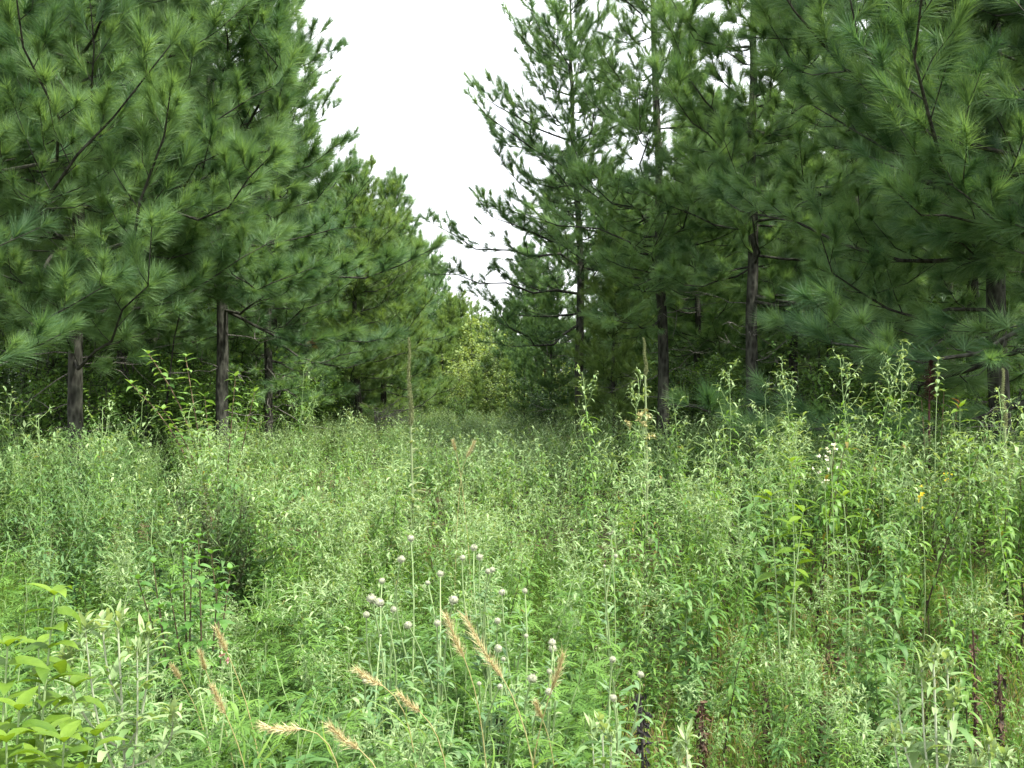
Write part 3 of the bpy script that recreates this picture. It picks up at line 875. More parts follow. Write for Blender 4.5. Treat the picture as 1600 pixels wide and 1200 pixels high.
# far woods: everything beyond, read as one mass
def far_woods():
    r = np.random.default_rng(77)
    lod = []
    for k in range(3):
        wd, cr = pine_data(seed=260 + k, H=10.5, cr=2.3, live=0.18, npt=9, nw=0.035, nl=0.3, dens=0.55, dead=False, sides=5)
        v, f, t, m = wd.arrays(); v2, f2, t2, m2 = cr.arrays()
        lod.append((np.concatenate([v, v2]), np.concatenate([f, f2 + len(v)]), np.concatenate([t, t2]), np.concatenate([m * 0, m2 * 0 + 1])))
    a = Acc()
    n = 0
    for k in range(400):
        d = r.uniform(36, 75); x = r.uniform(-0.75, 0.75) * d
        if -5.5 < x < 2.2 and d < 88:
            continue
        v, f, t, m = lod[r.integers(3)]
        s_ = r.uniform(0.75, 1.0)
        vv = rotz(v, r.uniform(0, 6.28)) * s_ + np.array([x, d, 0])
        a.v.append(vv); a.f.append(f + a.n); a.t.append(t); a.m.append(m); a.n += len(vv)
        n += 1
        if n > 75:
            break
    for k in range(26):
        d = r.uniform(92, 120); x = r.uniform(-0.4, 0.4) * d - 4
        v, f, t, m = lod[r.integers(3)]
        vv = rotz(v, r.uniform(0, 6.28)) * 0.9 + np.array([x, d, 0])
        a.v.append(vv); a.f.append(f + a.n); a.t.append(t); a.m.append(m); a.n += len(vv)
    # the low leafy layer of those woods
    nl_ = 60000
    d = r.uniform(34, 60, nl_); x = r.uniform(-0.75, 0.75, nl_) * d
    gap = (x > -5.0) & (x < 2.0) & (d < 58)
    d, x = d[~gap], x[~gap]; nl_ = len(d)
    hh = r.uniform(0, 1, nl_) ** 1.2 * (2.4 + 1.3 * np.sin(x * 0.9) * np.sin(d * 0.7))
    k0 = a.n
    b = Acc()
    kites(b, np.stack([x, d, hh], -1), r.normal(size=(nl_, 3)), UP + r.normal(0, .5, (nl_, 3)), r.uniform(.12, .3, nl_), r.uniform(.08, .16, nl_), .6, np.clip(r.normal(.4, .25, nl_), 0, 1), 2)
    v, f, t, m = b.arrays()
    a.v.append(v); a.f.append(f + a.n); a.t.append(t); a.m.append(m); a.n += len(v)
    o = link("far_woods", a.mesh("far_woods", ["bark", "needle", "under"]))
    o["kind"] = "stuff"; o["label"] = "dark mass of pine woods far behind the rows"; o["category"] = "woods"


far_woods()

# ------------------------------------------------------------------ the dense stand of weeds
def joined(a, b):
    """leaves of both sorts in one mesh, the second with the second material"""
    v, f, t, m = b.arrays()
    a.add(v, f, t, 1)
    return a


def parts_of(kind, seed, H):
    if kind == 's':
        st, lf, pn = weed_silver(seed, H)
        return [("stem", st, "stemA"), ("leaves", joined(lf, pn), ["weed", "silver"])]
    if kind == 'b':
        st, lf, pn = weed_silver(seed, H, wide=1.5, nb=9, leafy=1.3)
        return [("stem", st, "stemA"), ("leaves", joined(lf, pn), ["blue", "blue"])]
    if kind == 'm':
        st, lf, pn = weed_silver(seed, H, wide=1.7, nb=6, leafy=1.1, ls=1.25, start=0.12)
        return [("stem", st, "stemA"), ("leaves", joined(lf, pn), ["midleaf", "midleaf"])]
    if kind == 'g':
        st, lf, dd = weed_gold(seed, H)
        return [("stem", st, "stemB"), ("leaves", lf, "gold"), ("withered_leaves", dd, "dead")]
    st, lf = weed_rag(seed, H)
    return [("stem", st, "stemG"), ("leaves", lf, "rag")]


NAMES = {'s': "silvery_weed", 'b': "leafy_weed", 'g': "dark_stalked_weed", 'r': "feathery_weed", 'm': "lance_leaved_weed"}
LABS = {'m': ("weed with wider lance shaped soft green leaves scattered through the sunny stand", "lance leaved weeds of the sunny stand"),
        's': ("slender green weed with narrow drooping leaves and a branched silvery top, in the dense stand", "silvery weeds in the dense stand"),
        'b': ("blue green leafy weed with shade put into its leaf colour, below the left pines", "leafy weeds below the left pines"),
        'g': ("unbranched weed with dark brown stalk, hanging yellow green leaves and withered lower ones", "dark stalked weeds of the clearing"),
        'r': ("low feathery weed with finely cut fresh green leaves in the near growth", "feathery weeds in the near growth")}
WP = {}
for kind, n, H in (('s', 9, 1.25), ('b', 5, 1.2), ('g', 7, 1.2), ('r', 6, 0.75), ('m', 6, 1.15)):
    WP[kind] = []
    for i in range(n):
        r = empty(NAMES[kind])
        for nm, acc, mt in parts_of(kind, 400 + i + 31 * ord(kind), H):
            link(nm, acc.mesh(nm, mt), r)
        WP[kind].append(r)


def plant(kind, x, y, s_, rz=None):
    o = put(WP[kind], R_.randrange(len(WP[kind])), (x, y, gz(x, y)), R_.uniform(0, 6.28) if rz is None else rz, s_, LABS[kind][0], LABS[kind][1], "weed")
    o.rotation_euler[0] = R_.gauss(0, 0.09); o.rotation_euler[1] = R_.gauss(0, 0.09)
    return o


# keep the plants that stand out from being hidden: (px, half width, distance)
CLEAR = [(1240, 45, 5.4), (1228, 70, 4.9), (1318, 40, 4.9), (1500, 28, 8.0), (1515, 30, 5.6), (338, 30, 6.2), (1296, 30, 6.2), (1440, 22, 5.6)]
cand = []
rr = np.random.default_rng(21)
DENS = 15.0
Npts = int(DENS * 0.62 * (34 ** 2 - 2.2 ** 2))
dd_ = np.sqrt(rr.uniform(2.2 ** 2, 34 ** 2, Npts))
xx_ = rr.uniform(-0.62, 0.62, Npts) * dd_
for x, d in zip(xx_, dd_):
    px = 800 + x / d * F
    lft = np.interp(d, [9, 12, 16, 21, 34], [-7, -5.4, -5.0, -5.0, -4.2]); rgt = np.interp(d, [9, 12, 15, 18, 21, 34], [9, 7.0, 5.0, 3.6, 2.6, 1.4])
    if x < lft or x > rgt:
        if rr.random() < 0.75 or d > 21:
            continue
    # where the tall stand begins
    start = np.interp(px, [0, 250, 450, 800, 950, 1100, 1600], [5.4, 5.1, 4.3, 4.4, 4.2, 3.9, 3.8])
    if d < start:
        continue
    u = rr.random()
    n1 = math.sin(x * 1.7 + 0.6 * d) * math.sin(d * 1.1 + 0.5) + 0.6 * math.sin(x * 3.9 - d * 1.3 + 2) * math.sin(d * 2.7 + x)
    n2 = math.sin(x * 1.3 - 0.9 * d + 1) * math.sin(d * 0.8 + x * 0.5) + 0.5 * math.sin(x * 4.1 + d * 2.2)
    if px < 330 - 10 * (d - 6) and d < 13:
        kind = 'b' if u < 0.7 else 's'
    elif n2 > 0.55 and u < 0.7:
        kind = 'm'
    elif px > 950:
        kind = 'g' if u < (0.6 if d < 6 else 0.3) + 0.25 * n1 else 's'
    else:
        kind = 'g' if u < 0.16 + 0.2 * n1 else 's'
    if n1 < -0.75 and u > 0.45:
        continue
    if any(abs(px - hp) < hw and hd - 1.6 < d < hd + 0.05 for hp, hw, hd in CLEAR):
        low = 0.66
    else:
        low = 1.0
    h = low * (rr.uniform(0.70, 1.02) + 0.13 * n1 + (rr.uniform(0.1, 0.25) if u > 0.95 else 0)) * np.interp(px, [0, 300, 450, 850, 1000, 1600], [1.0, 0.94, 0.87, 0.86, 1.02, 1.10]) * np.interp(d, [6, 12, 20], [1.0, 0.97, 0.9])
    if d - start < 0.9:
        h *= rr.uniform(0.72, 0.95)
    if d < 5.2 and px > 900:
        h *= rr.uniform(0.75, 1.0)
    cand.append((d, x, kind, h))
cand.sort()
count = {'s': 0, 'b': 0, 'g': 0, 'm': 0}
rest = []
for d, x, kind, h in cand:
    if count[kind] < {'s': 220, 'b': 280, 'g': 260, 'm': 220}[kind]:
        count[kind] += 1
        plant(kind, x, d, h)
    else:
        rest.append((d, x, kind, h))


def weed_mass(rest):
    lods = {}
    for kind, n in (('s', 8), ('b', 4), ('g', 6), ('m', 4)):
        lods[kind] = []
        for i in range(n):
            sd = 900 + i + 17 * ord(kind)
            if kind == 'g':
                pr = weed_gold(sd, 1.2, 1); mi = (1, 3, 4)
            else:
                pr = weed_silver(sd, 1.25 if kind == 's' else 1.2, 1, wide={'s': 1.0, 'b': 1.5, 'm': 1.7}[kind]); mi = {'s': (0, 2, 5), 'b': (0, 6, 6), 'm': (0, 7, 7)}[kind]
            V, Fc, T, M, o = [], [], [], [], 0
            for a, q in zip(pr, mi):
                v, f, t, m = a.arrays()
                V.append(v); Fc.append(f + o); T.append(t); M.append(np.full(len(f), q)); o += len(v)
            lods[kind].append(tuple(np.concatenate(z_) for z_ in (V, Fc, T, M)))
    a = Acc()
    r = np.random.default_rng(5)
    for d, x, kind, h in rest:
        v, f, t, m = lods[kind][r.integers(len(lods[kind]))]
        vv = rotz(v, r.uniform(0, 6.28)) * h
        vv = vv + vv[:, 2:3] * np.array([[r.normal(0, .06), r.normal(0, .06), 0]]) + np.array([x, d, gz(x, d)])
        a.v.append(vv); a.f.append(f + a.n); a.t.append(np.clip(t + r.normal(0, 0.12), 0, 0.95)); a.m.append(m); a.n += len(vv)
    o = link("distant_weeds", a.mesh("distant_weeds", ["stemA", "stemB", "weed", "gold", "dead", "silver", "blue", "midleaf"]))
    o["kind"] = "stuff"; o["label"] = "weeds of the far part of the stand merging into one green mass"; o["category"] = "weeds"


weed_mass(rest)

# mixed low growth in front: feathery weeds, short silvery and lance leaved ones
nr = 0
for k in range(5000):
    d = R_.uniform(2.3, 5.2)
    x = R_.uniform(-0.56, 0.56) * d
    px = 800 + x / d * F
    if nr > 330:
        break
    if px > 900 and (d < 3.2 or R_.random() < 0.6):
        continue
    # height that keeps the tops where the photograph has them
    py = np.interp(d, [2.3, 3.0, 4.0, 5.2], [1130, 1050, 930, 850]) + R_.uniform(0, 130)
    if px > 900:
        py += 90
    if 200 < px < 380 and d < 4.1:
        py = max(py, 985)
    h = EYE - (py - HOR) / F * d
    if h < 0.18:
        continue
    h = min(h, 1.0)
    u = R_.random()
    if u < 0.45 and px < 950:
        plant('r', x, d, h / 0.75)
    elif u < 0.68:
        plant('s', x, d, h / 1.25)
    elif u < 0.86:
        plant('m', x, d, h / 1.15)
    elif px > 900:
        plant('g', x, d, h / 1.2)
    else:
        plant('r', x, d, h / 0.75)
    nr += 1

# ------------------------------------------------------------------ grass and leafy ground cover
def ground_cover():
    r = np.random.default_rng(41)
    a = Acc()
    n = 52000
    d = np.sqrt(r.uniform(1.4 ** 2, 9 ** 2, n)); x = r.uniform(-0.62, 0.62, n) * d
    px = 800 + x / d * F
    left = px < 950
    hmax = np.where(left, 0.36, 0.24) * r.uniform(0.4, 1.2, n)
    bare = (~left) & (np.sin(x * 3.1 + d * 1.3) * np.sin(d * 2.7 - x) > 0.1)
    keep = ~(bare & (r.random(n) < 0.7))
    d, x, hmax, px = d[keep], x[keep], hmax[keep], px[keep]; n = len(d)
    P = np.stack([x, d, np.zeros(n)], -1)
    P[:, 2] = 0.05 * np.sin(x * 0.9 + 1) * np.sin(d * 0.7) + 0.03 * np.sin(x * 2.3 + d * 1.7)
    D = nrm(r.normal(0, 0.35, (n, 3)) * np.array([1, 1, 0]) + UP)
    tint = np.clip(r.normal(0.45, 0.2, n), 0, 0.9)
    dry = r.random(n) < np.where(px > 950, 0.22, 0.05)
    tint[dry] = 1.0
    leaves(a, P, D, r.normal(size=(n, 3)) * np.array([1, 1, 0.1]), hmax, r.uniform(0.0035, 0.007, n), r.uniform(0.2, 1.6, n), 3, 0.2, 'blade', tint)
    o = link("grass", a.mesh("grass", "grass"))
    o["kind"] = "stuff"; o["label"] = "thin green and straw coloured grass between the weeds"; o["category"] = "grass"
    # leafy cover
    b = Acc()
    n = 5200
    d = np.sqrt(r.uniform(1.8 ** 2, 8 ** 2, n)); x = r.uniform(-0.62, 0.62, n) * d
    px = 800 + x / d * F
    keep = (px < 930) | (r.random(n) < 0.75)
    d, x, px = d[keep], x[keep], px[keep]; n = len(d)
    hh = np.where(px < 930, r.uniform(0.1, 0.55, n), r.uniform(0.04, 0.28, n))
    K = 12
    P = np.repeat(np.stack([x, d, hh], -1), K, 0) + r.normal(0, 1, (n * K, 3)) * np.array([0.05, 0.05, 0.06])
    P[:, 2] = np.maximum(P[:, 2], 0.02)
    D = r.normal(0, 1, (n * K, 3)); D[:, 2] = np.abs(D[:, 2]) * 0.5
    kites(b, P, D, UP + r.normal(0, .3, (n * K, 3)), r.uniform(0.02, 0.05, n * K), r.uniform(0.007, 0.016, n * K), r.uniform(.3, 1.2, n * K), np.clip(r.normal(0.45, 0.2, n * K), 0, 1))
    q = np.stack([x, d, hh], -1); foot = q * np.array([1, 1, 0]) + r.normal(0, 0.03, (n, 3)) * np.array([1, 1, 0])
    tubes(b, np.stack([foot, q], 1), np.full((n, 2), 0.0012), 3, tint=0.3)
    o = link("ground_cover", b.mesh("ground_cover", "rag"))
    o["kind"] = "stuff"; o["label"] = "low leafy growth carpeting the soil"; o["category"] = "ground cover"
    # dead leaves on the soil
    c = Acc()
    n = 5000
    d = np.sqrt(r.uniform(2.5 ** 2, 8 ** 2, n)); x = r.uniform(-0.2, 0.6, n) * d
    P = np.stack([x, d, r.uniform(0.0, 0.06, n)], -1)
    D = r.normal(0, 1, (n, 3)); D[:, 2] *= 0.3
    leaves(c, P, D, UP + r.normal(0, .5, (n, 3)), r.uniform(0.03, 0.08, n), r.uniform(0.01, 0.03, n), r.uniform(-1, 1.5, n), 2, 0.4, 'ovate', r.uniform(0, 1, n))
    o = link("leaf_litter", c.mesh("leaf_litter", "dead"))
    o["kind"] = "stuff"; o["label"] = "brown dead leaves lying on the soil"; o["category"] = "leaf litter"


ground_cover()

# ------------------------------------------------------------------ single plants
def curve(p0, p1, bow, k=8, pw=1.0):
    t = np.linspace(0, 1, k)[:, None]
    return p0 * (1 - t) + p1 * t + np.asarray(bow)[None] * np.sin(np.pi * t ** pw)


def ball(acc, c, r, rng, seg=14, rings=10):
    th = np.linspace(0, math.pi, rings + 1); ph = np.linspace(0, 2 * math.pi, seg, endpoint=False)
    T, Pp = np.meshgrid(th, ph, indexing='ij')
    rr_ = r * (1 + 0.03 * rng.normal(size=T.shape)) 
    v = np.stack([np.sin(T) * np.cos(Pp) * rr_, np.sin(T) * np.sin(Pp) * rr_, np.cos(T) * rr_ * 0.9], -1).reshape(-1, 3) + c
    i, j = np.meshgrid(np.arange(rings), np.arange(seg), indexing='ij')
    a = i * seg + j; b = i * seg + (j + 1) % seg
    f = np.concatenate([np.stack([a, a + seg, b + seg], -1).reshape(-1, 3), np.stack([a, b + seg, b], -1).reshape(-1, 3)])
    acc.add(v, f, np.clip(0.45 + 0.15 * rng.normal(size=len(v)), 0, 1))
    # small pointed bracts
    n = 90
    u = nrm(rng.normal(size=(n, 3)))
    kites(acc, c + u * r * np.array([1, 1, 0.9]) * 0.97, nrm(u + UP * 0.35), u, np.full(n, r * 0.32), np.full(n, r * 0.2), -0.2, rng.uniform(0.3, 1.0, n))


def c8(x, y):
    return 500 + x * 0.34375, 788 + y * 0.34375


def c7(x, y):
    return x * 0.34375, 788 + y * 0.34375


BALLS = [
    ([(235, 430, 44), (271, 447, 40), (334, 477, 28), (211, 502, 30), (282, 348, 28)], "bud bearing plant with two large grey globes side by side at its top"),
    ([(413, 155, 32), (370, 250, 34)], "two globe bud plant standing farthest back, above the paired large globes"),
    ([(400, 549, 34), (534, 540, 32), (490, 357, 22), (547, 316, 30), (607, 435, 42)], "bud plant with one big round grey globe just above the slanting rye heads"),
    ([(648, 243, 26), (700, 197, 32), (726, 239, 30), (764, 305, 26), (784, 298, 26)], "bud plant topped by a cluster of five small grey globes, two nearly touching"),
    ([(827, 400, 30), (931, 393, 24), (807, 529, 28), (937, 598, 20)], "bud plant with four small globes beside the yellowing leaf"),
    ([(1055, 628, 34), (1057, 655, 36), (1043, 760, 24), (1040, 851, 32), (965, 792, 42)], "bud plant with two globes one above the other beside an upright rye head"),
    ([(811, 655, 34), (833, 703, 20), (818, 828, 24), (723, 815, 20), (767, 717, 14)], "bud plant with small globes low behind the longest rye head"),
    ([(1330, 705, 30), (1333, 880, 32), (1457, 773, 30)], "three globe bud plant beside the blackened dead stalk"),
    ([(205, 803, 22), (275, 597, 12)], "small globe bud plant beside the pale rye head at the near edge"),
    ([(1344, 235, 20), (1292, 280, 12)], "faint small globe bud plant apart from the others, back among the weeds"),
]
for bi, (bs, lab) in enumerate(BALLS):
    r = np.random.default_rng(600 + bi)
    pts = []
    for cx, cy_, dm in bs:
        px, py = c8(cx, cy_)
        d = np.interp(py, [830, 940, 1090], [3.9, 3.3, 2.75]) + r.uniform(-0.06, 0.06)
        pts.append((at(px, py, d), dm * 0.34375 / F * d * 0.5))
    cen = np.mean([p for p, _ in pts], 0)
    root = np.array([cen[0] + r.uniform(-0.05, 0.08), cen[1] + 0.05, gz(cen[0], cen[1])])
    o = empty("globe_bud_plant", root)
    tag(o, lab, "wild plant", "grey globe bud plants in front")
    st, lf = Acc(), Acc()
    low = min(p[2] for p, _ in pts)
    fork = np.array([(cen[0] - root[0]) * 0.5, 0, max(low * 0.55, 0.15)])
    main = curve(np.zeros(3), fork, (0.02, 0, 0), 6)
    tubes(st, main, np.linspace(0.006, 0.0045, 6), 6)
    for p, rb in pts:
        b = p - root
        q = curve(fork, b, (r.normal(0, 0.02), r.normal(0, 0.02), 0.03), 8)
        tubes(st, q, np.linspace(0.004, 0.0022, 8), 5)
        n = 13
        u = r.uniform(0.02, 0.88, n); t = np.linspace(0, 1, 8)
        P = np.stack([np.interp(u, t, q[:, k]) for k in range(3)], -1)
        a_ = r.uniform(0, 6.28, n); e = r.uniform(0.3, 1.0, n)
        D = np.stack([np.cos(a_) * np.cos(e), np.sin(a_) * np.cos(e), np.sin(e)], -1)
        L_ = r.uniform(0.05, 0.10, n) * (1.1 - 0.6 * u)
        leaves(lf, P, D, UP, L_, L_ * 0.2, r.uniform(0.3, 1.2, n), 5, 0.3, 'lance', np.clip(r.normal(0.5, .2, n), 0, 1), wave=0.35)
        hb = Acc(); ball(hb, np.zeros(3), rb, r)
        h = link("flower_head", hb.mesh("flower_head", "bud", True), o)
        h.location = [float(x) for x in b]
    n = 22
    P = np.stack([np.interp(r.uniform(0.1, 1, n), np.linspace(0, 1, 6), main[:, k]) for k in range(3)], -1)
    a_ = r.uniform(0, 6.28, n); e = r.uniform(0.1, 0.7, n)
    D = np.stack([np.cos(a_) * np.cos(e), np.sin(a_) * np.cos(e), np.sin(e)], -1)
    L_ = r.uniform(0.10, 0.17, n)
    leaves(lf, P, D, UP, L_, L_ * 0.2, r.uniform(0.5, 1.4, n), 6, 0.3, 'lance', np.clip(r.normal(0.4, .2, n), 0, 1), wave=0.35)
    link("stem", st.mesh("stem", "stemG", True), o)
    link("leaves", lf.mesh("leaves", "thist"), o)

# wild rye: nodding bristly heads
RYE = [
    (c8(575, 505), c8(655, 700), 2.5, "tan rye head leaning left of the longest one above the globe buds"),
    (c8(660, 505), c8(830, 790), 2.3, "longest golden brown rye head slanting across the grey globe buds"),
    (c8(1105, 680), c8(1052, 845), 2.4, "rye head tilted to the right beside the stacked globe buds"),
    (c8(165, 748), c8(285, 825), 2.3, "pale rye head lying aslant above a small globe bud"),
    (c8(360, 860), c8(455, 945), 2.3, "short pale rye head pointing down right below the globe buds"),
    (c8(45, 1005), c8(180, 1115), 2.0, "bushy rye head at the near edge, bristles pointing up left"),
    (c8(980, 900), c8(1010, 975), 2.7, "faint thin rye head beside the big low globe bud"),
    (c7(985, 565), c7(1030, 670), 2.5, "rye head upright on a straw stalk before the dark leafy shrub"),
    (c7(910, 670), c7(935, 755), 2.8, "small rye head in front of the dark shrub stem"),
    (c7(785, 735), c7(820, 795), 2.8, "fuzzy low rye head left of the dark shrub stem"),
    (c7(970, 830), c7(1025, 955), 2.3, "bristly rye head below the upright one, fanning at its tip"),
    (c7(1190, 1005), c7(1370, 1020), 2.2, "rye head lying almost level near the bottom edge"),
    ((708, 688), (712, 705), 5.0, "tiny distant rye head among the weeds, the straighter one"),
    ((741, 690), (729, 715), 5.0, "tiny distant rye head on a dark bent stalk"),
]
for ri, (tip, bas, d, lab) in enumerate(RYE):
    r = np.random.default_rng(700 + ri)
    T, B = at(*tip, d - 0.03), at(*bas, d)
    hx = B[0] + (0.10 if bas[0] > tip[0] else -0.08) + r.uniform(-0.03, 0.05)
    root = np.array([hx, d + 0.12, gz(hx, d)])
    o = empty("wild_rye", root)
    tag(o, lab, "grass stalk", "bristly rye heads in front" if d < 4 else "bristly rye heads farther back")
    st, hd, lf = Acc(), Acc(), Acc()
    b = B - root; tp = T - root
    ax = nrm(tp - b)
    t = np.linspace(0, 1, 10)[:, None]
    c1 = np.array([b[0] * 0.3, b[1] * 0.2, b[2] * 0.75]); c2 = b - ax * 0.12
    q = (1 - t) ** 3 * 0 + 3 * (1 - t) ** 2 * t * c1 + 3 * (1 - t) * t * t * c2 + t ** 3 * b
    tubes(st, q, np.linspace(0.002, 0.0012, 10), 5, tint=0.5)
    K = 26
    L_ = np.linalg.norm(tp - b)
    axp = curve(b, tp, (0, 0, -0.06 * L_), K)
    tubes(hd, axp, np.linspace(0.0014, 0.0006, K), 4, tint=0.3)
    for k in range(K - 1):
        u = k / K
        m = 5
        D = perp_spread(ax[None], m, 0.25, 0.6, r)[0]
        P = np.repeat(axp[k:k + 1], m, 0)
        sl = 0.012 * (1 - 0.35 * u)
        leaves(hd, P, D, r.normal(size=(m, 3)), np.full(m, sl), np.full(m, 0.0032), 0.2, 3, 0.6, 'lance', r.uniform(0.1, 0.7, m))
        m2 = 9
        asc = min(1.0, L_ / 0.12)
        D2 = perp_spread(ax[None], m2, 0.2, 0.75, r)[0]
        P2 = axp[k] + D2 * sl * 0.7
        leaves(hd, P2, D2, r.normal(size=(m2, 3)), asc * r.uniform(0.018, 0.035, m2), np.full(m2, 0.0007), r.uniform(-0.7, 0.7, m2), 3, 0.1, 'blade', r.uniform(0.5, 1.0, m2))
    n = 3
    u = r.uniform(0.3, 0.7, n)
    P = np.stack([np.interp(u, t[:, 0], q[:, k]) for k in range(3)], -1)
    D = nrm(r.normal(0, 0.5, (n, 3)) + UP)
    leaves(lf, P, D, r.normal(size=(n, 3)), r.uniform(0.12, 0.2, n), r.uniform(0.005, 0.008, n), r.uniform(0.8, 2, n), 6, 0.3, 'blade', r.uniform(0.3, 0.9, n))
    link("stalk", st.mesh("stalk", "straw", True), o)
    link("seed_head", hd.mesh("seed_head", "rye"), o)
    link("leaves", lf.mesh("leaves", "grass"), o)


# mullein spikes
def mullein(px, ytop, ylow, d, wpx, lab, bend=0.0, yellow_low=False):
    r = np.random.default_rng(int(px))
    T = at(px, ytop, d); B = at(px + 4, ylow, d)
    root = np.array([B[0] + 0.01, d, gz(B[0], d)])
    o = empty("mullein", root); tag(o, lab, "mullein", "tall mullein spikes above the weeds")
    st, sp, lf = Acc(), Acc(), Acc()
    t = T - root; b = B - root
    K = 44
    rad0 = wpx / F * d * 0.40
    stem = curve(np.zeros(3), b, (0.01, 0, 0), 7)
    tubes(st, stem, np.linspace(0.011, 0.008, 7), 7, tint=0.4)
    ax = curve(b, t, (bend, 0, 0), K)
    ax[:, 0] += 0.006 * np.sin(np.linspace(0, 9, K))
    prof = rad0 * np.linspace(1.1, 0.6, K) * (1 + 0.1 * r.normal(size=K))
    prof[-1] *= 0.4; prof[-2] *= 0.75
    tubes(sp, ax, prof * 0.6, 8, tint=0.0)
    for k in range(K - 1):
        m = 6
        a_ = np.arange(m) * 6.283 / m + k * 0.45 + r.normal(0, .2, m)
        D = np.stack([np.cos(a_), np.sin(a_), np.full(m, 0.55)], -1)
        for sub in (0.0, 0.5):
            P = ax[k] * (1 - sub) + ax[k + 1] * sub + nrm(D) * prof[k] * 0.55
            leaves(sp, P, D, UP, prof[k] * r.uniform(0.6, 1.2, m), np.full(m, prof[k] * 0.8), 0.4, 3, 0.9, 'ovate', np.clip(r.normal(0.55, .35, m), 0, 1))
    n = 34
    u = r.uniform(0.05, 1, n) ** 0.8
    P = np.stack([np.interp(u, np.linspace(0, 1, 7), stem[:, k]) for k in range(3)], -1)
    a_ = r.uniform(0, 6.28, n); e = r.uniform(0.2, 1.0, n)
    D = np.stack([np.cos(a_) * np.cos(e), np.sin(a_) * np.cos(e), np.sin(e)], -1)
    L_ = (0.06 + 0.16 * (1 - u)) * r.uniform(0.8, 1.2, n)
    leaves(lf, P, D, UP, L_, L_ * 0.32, r.uniform(0.6, 1.8, n), 5, 0.3, 'ovate', np.clip(r.normal(0.55, .2, n), 0, 1))
    link("stem", st.mesh("stem", "woolly", True), o)
    link("flower_spike", sp.mesh("flower_spike", "mull"), o)
    link("leaves", lf.mesh("leaves", "woolly"), o)


mullein(638, 527, 665, 7.2, 9.5, "tallest pale mullein spike, standing before the far gap in the trees", 0.0)
mullein(1004, 527, 588, 8.0, 6.5, "thin bent brown mullein spike in front of a dark pine trunk", 0.012)
mullein(1566, 575, 668, 6.6, 7.5, "short straight mullein spike beside the right edge", 0.0)


# larger silvery weeds, singled out
def silver_hero(px, pytop, d, lab, seed, scale=1.0, nb=12, leafy=1.0, start=0.3, thick=1.3, mats=("stemA", "weed", "silver"), wide=1.0, group="tall silvery weeds standing out", tilt=0.0):
    H = EYE - (pytop - HOR) / F * d
    x = gx(px, d)
    o = empty("silvery_weed", (x, d, gz(x, d)))
    tag(o, lab, "weed", group)
    st, lf, pn = weed_silver(seed, H, 0, wide, nb, leafy, start, thick)
    link("stem", st.mesh("stem", mats[0]), o); link("leaves", joined(lf, pn).mesh("leaves", [mats[1], mats[2]]), o)
    o.rotation_euler = (0, tilt, seed)


for i, (px, py, d, lab) in enumerate([
    (930, 578, 7.4, "lone tall weed rising left of the bent mullein spike against a dark trunk"),
    (987, 583, 7.8, "weed with drooping tip close against the bent mullein spike"),
    (1072, 608, 8.5, "short forked weed top between the bent mullein and the tall right weeds"),
    (1138, 566, 7.6, "tall weed with hooked top standing alone against the dark woods"),
    (1250, 566, 7.8, "bushy topped tall weed in front of a thin dark trunk"),
    (1318, 540, 7.0, "tallest weed of all, its forked top highest against the dark pines"),
    (1338, 553, 7.1, "thin weed leaning beside the tallest weed"),
    (1408, 575, 7.4, "broad topped weed left of the dark red sumac cone"),
    (1210, 612, 8.0, "low bushy weed between the hooked and the bushy topped weeds"),
    (150, 640, 8.0, "pale topped weed in front of the thick left trunk"),
    (60, 655, 7.4, "leafy weed with drooping blades at the left edge of the stand"),
    (455, 572, 10.5, "pale wispy weed standing high beside the slim dark trunks"),
    (530, 650, 10.0, "weed with light feathery head left of the dead grey twigs"),
    (1545, 628, 6.3, "weed with sparse forked top just left of the short mullein spike"),
]):
    silver_hero(px, py, d, lab, 810 + i, nb=13, leafy=1.0)


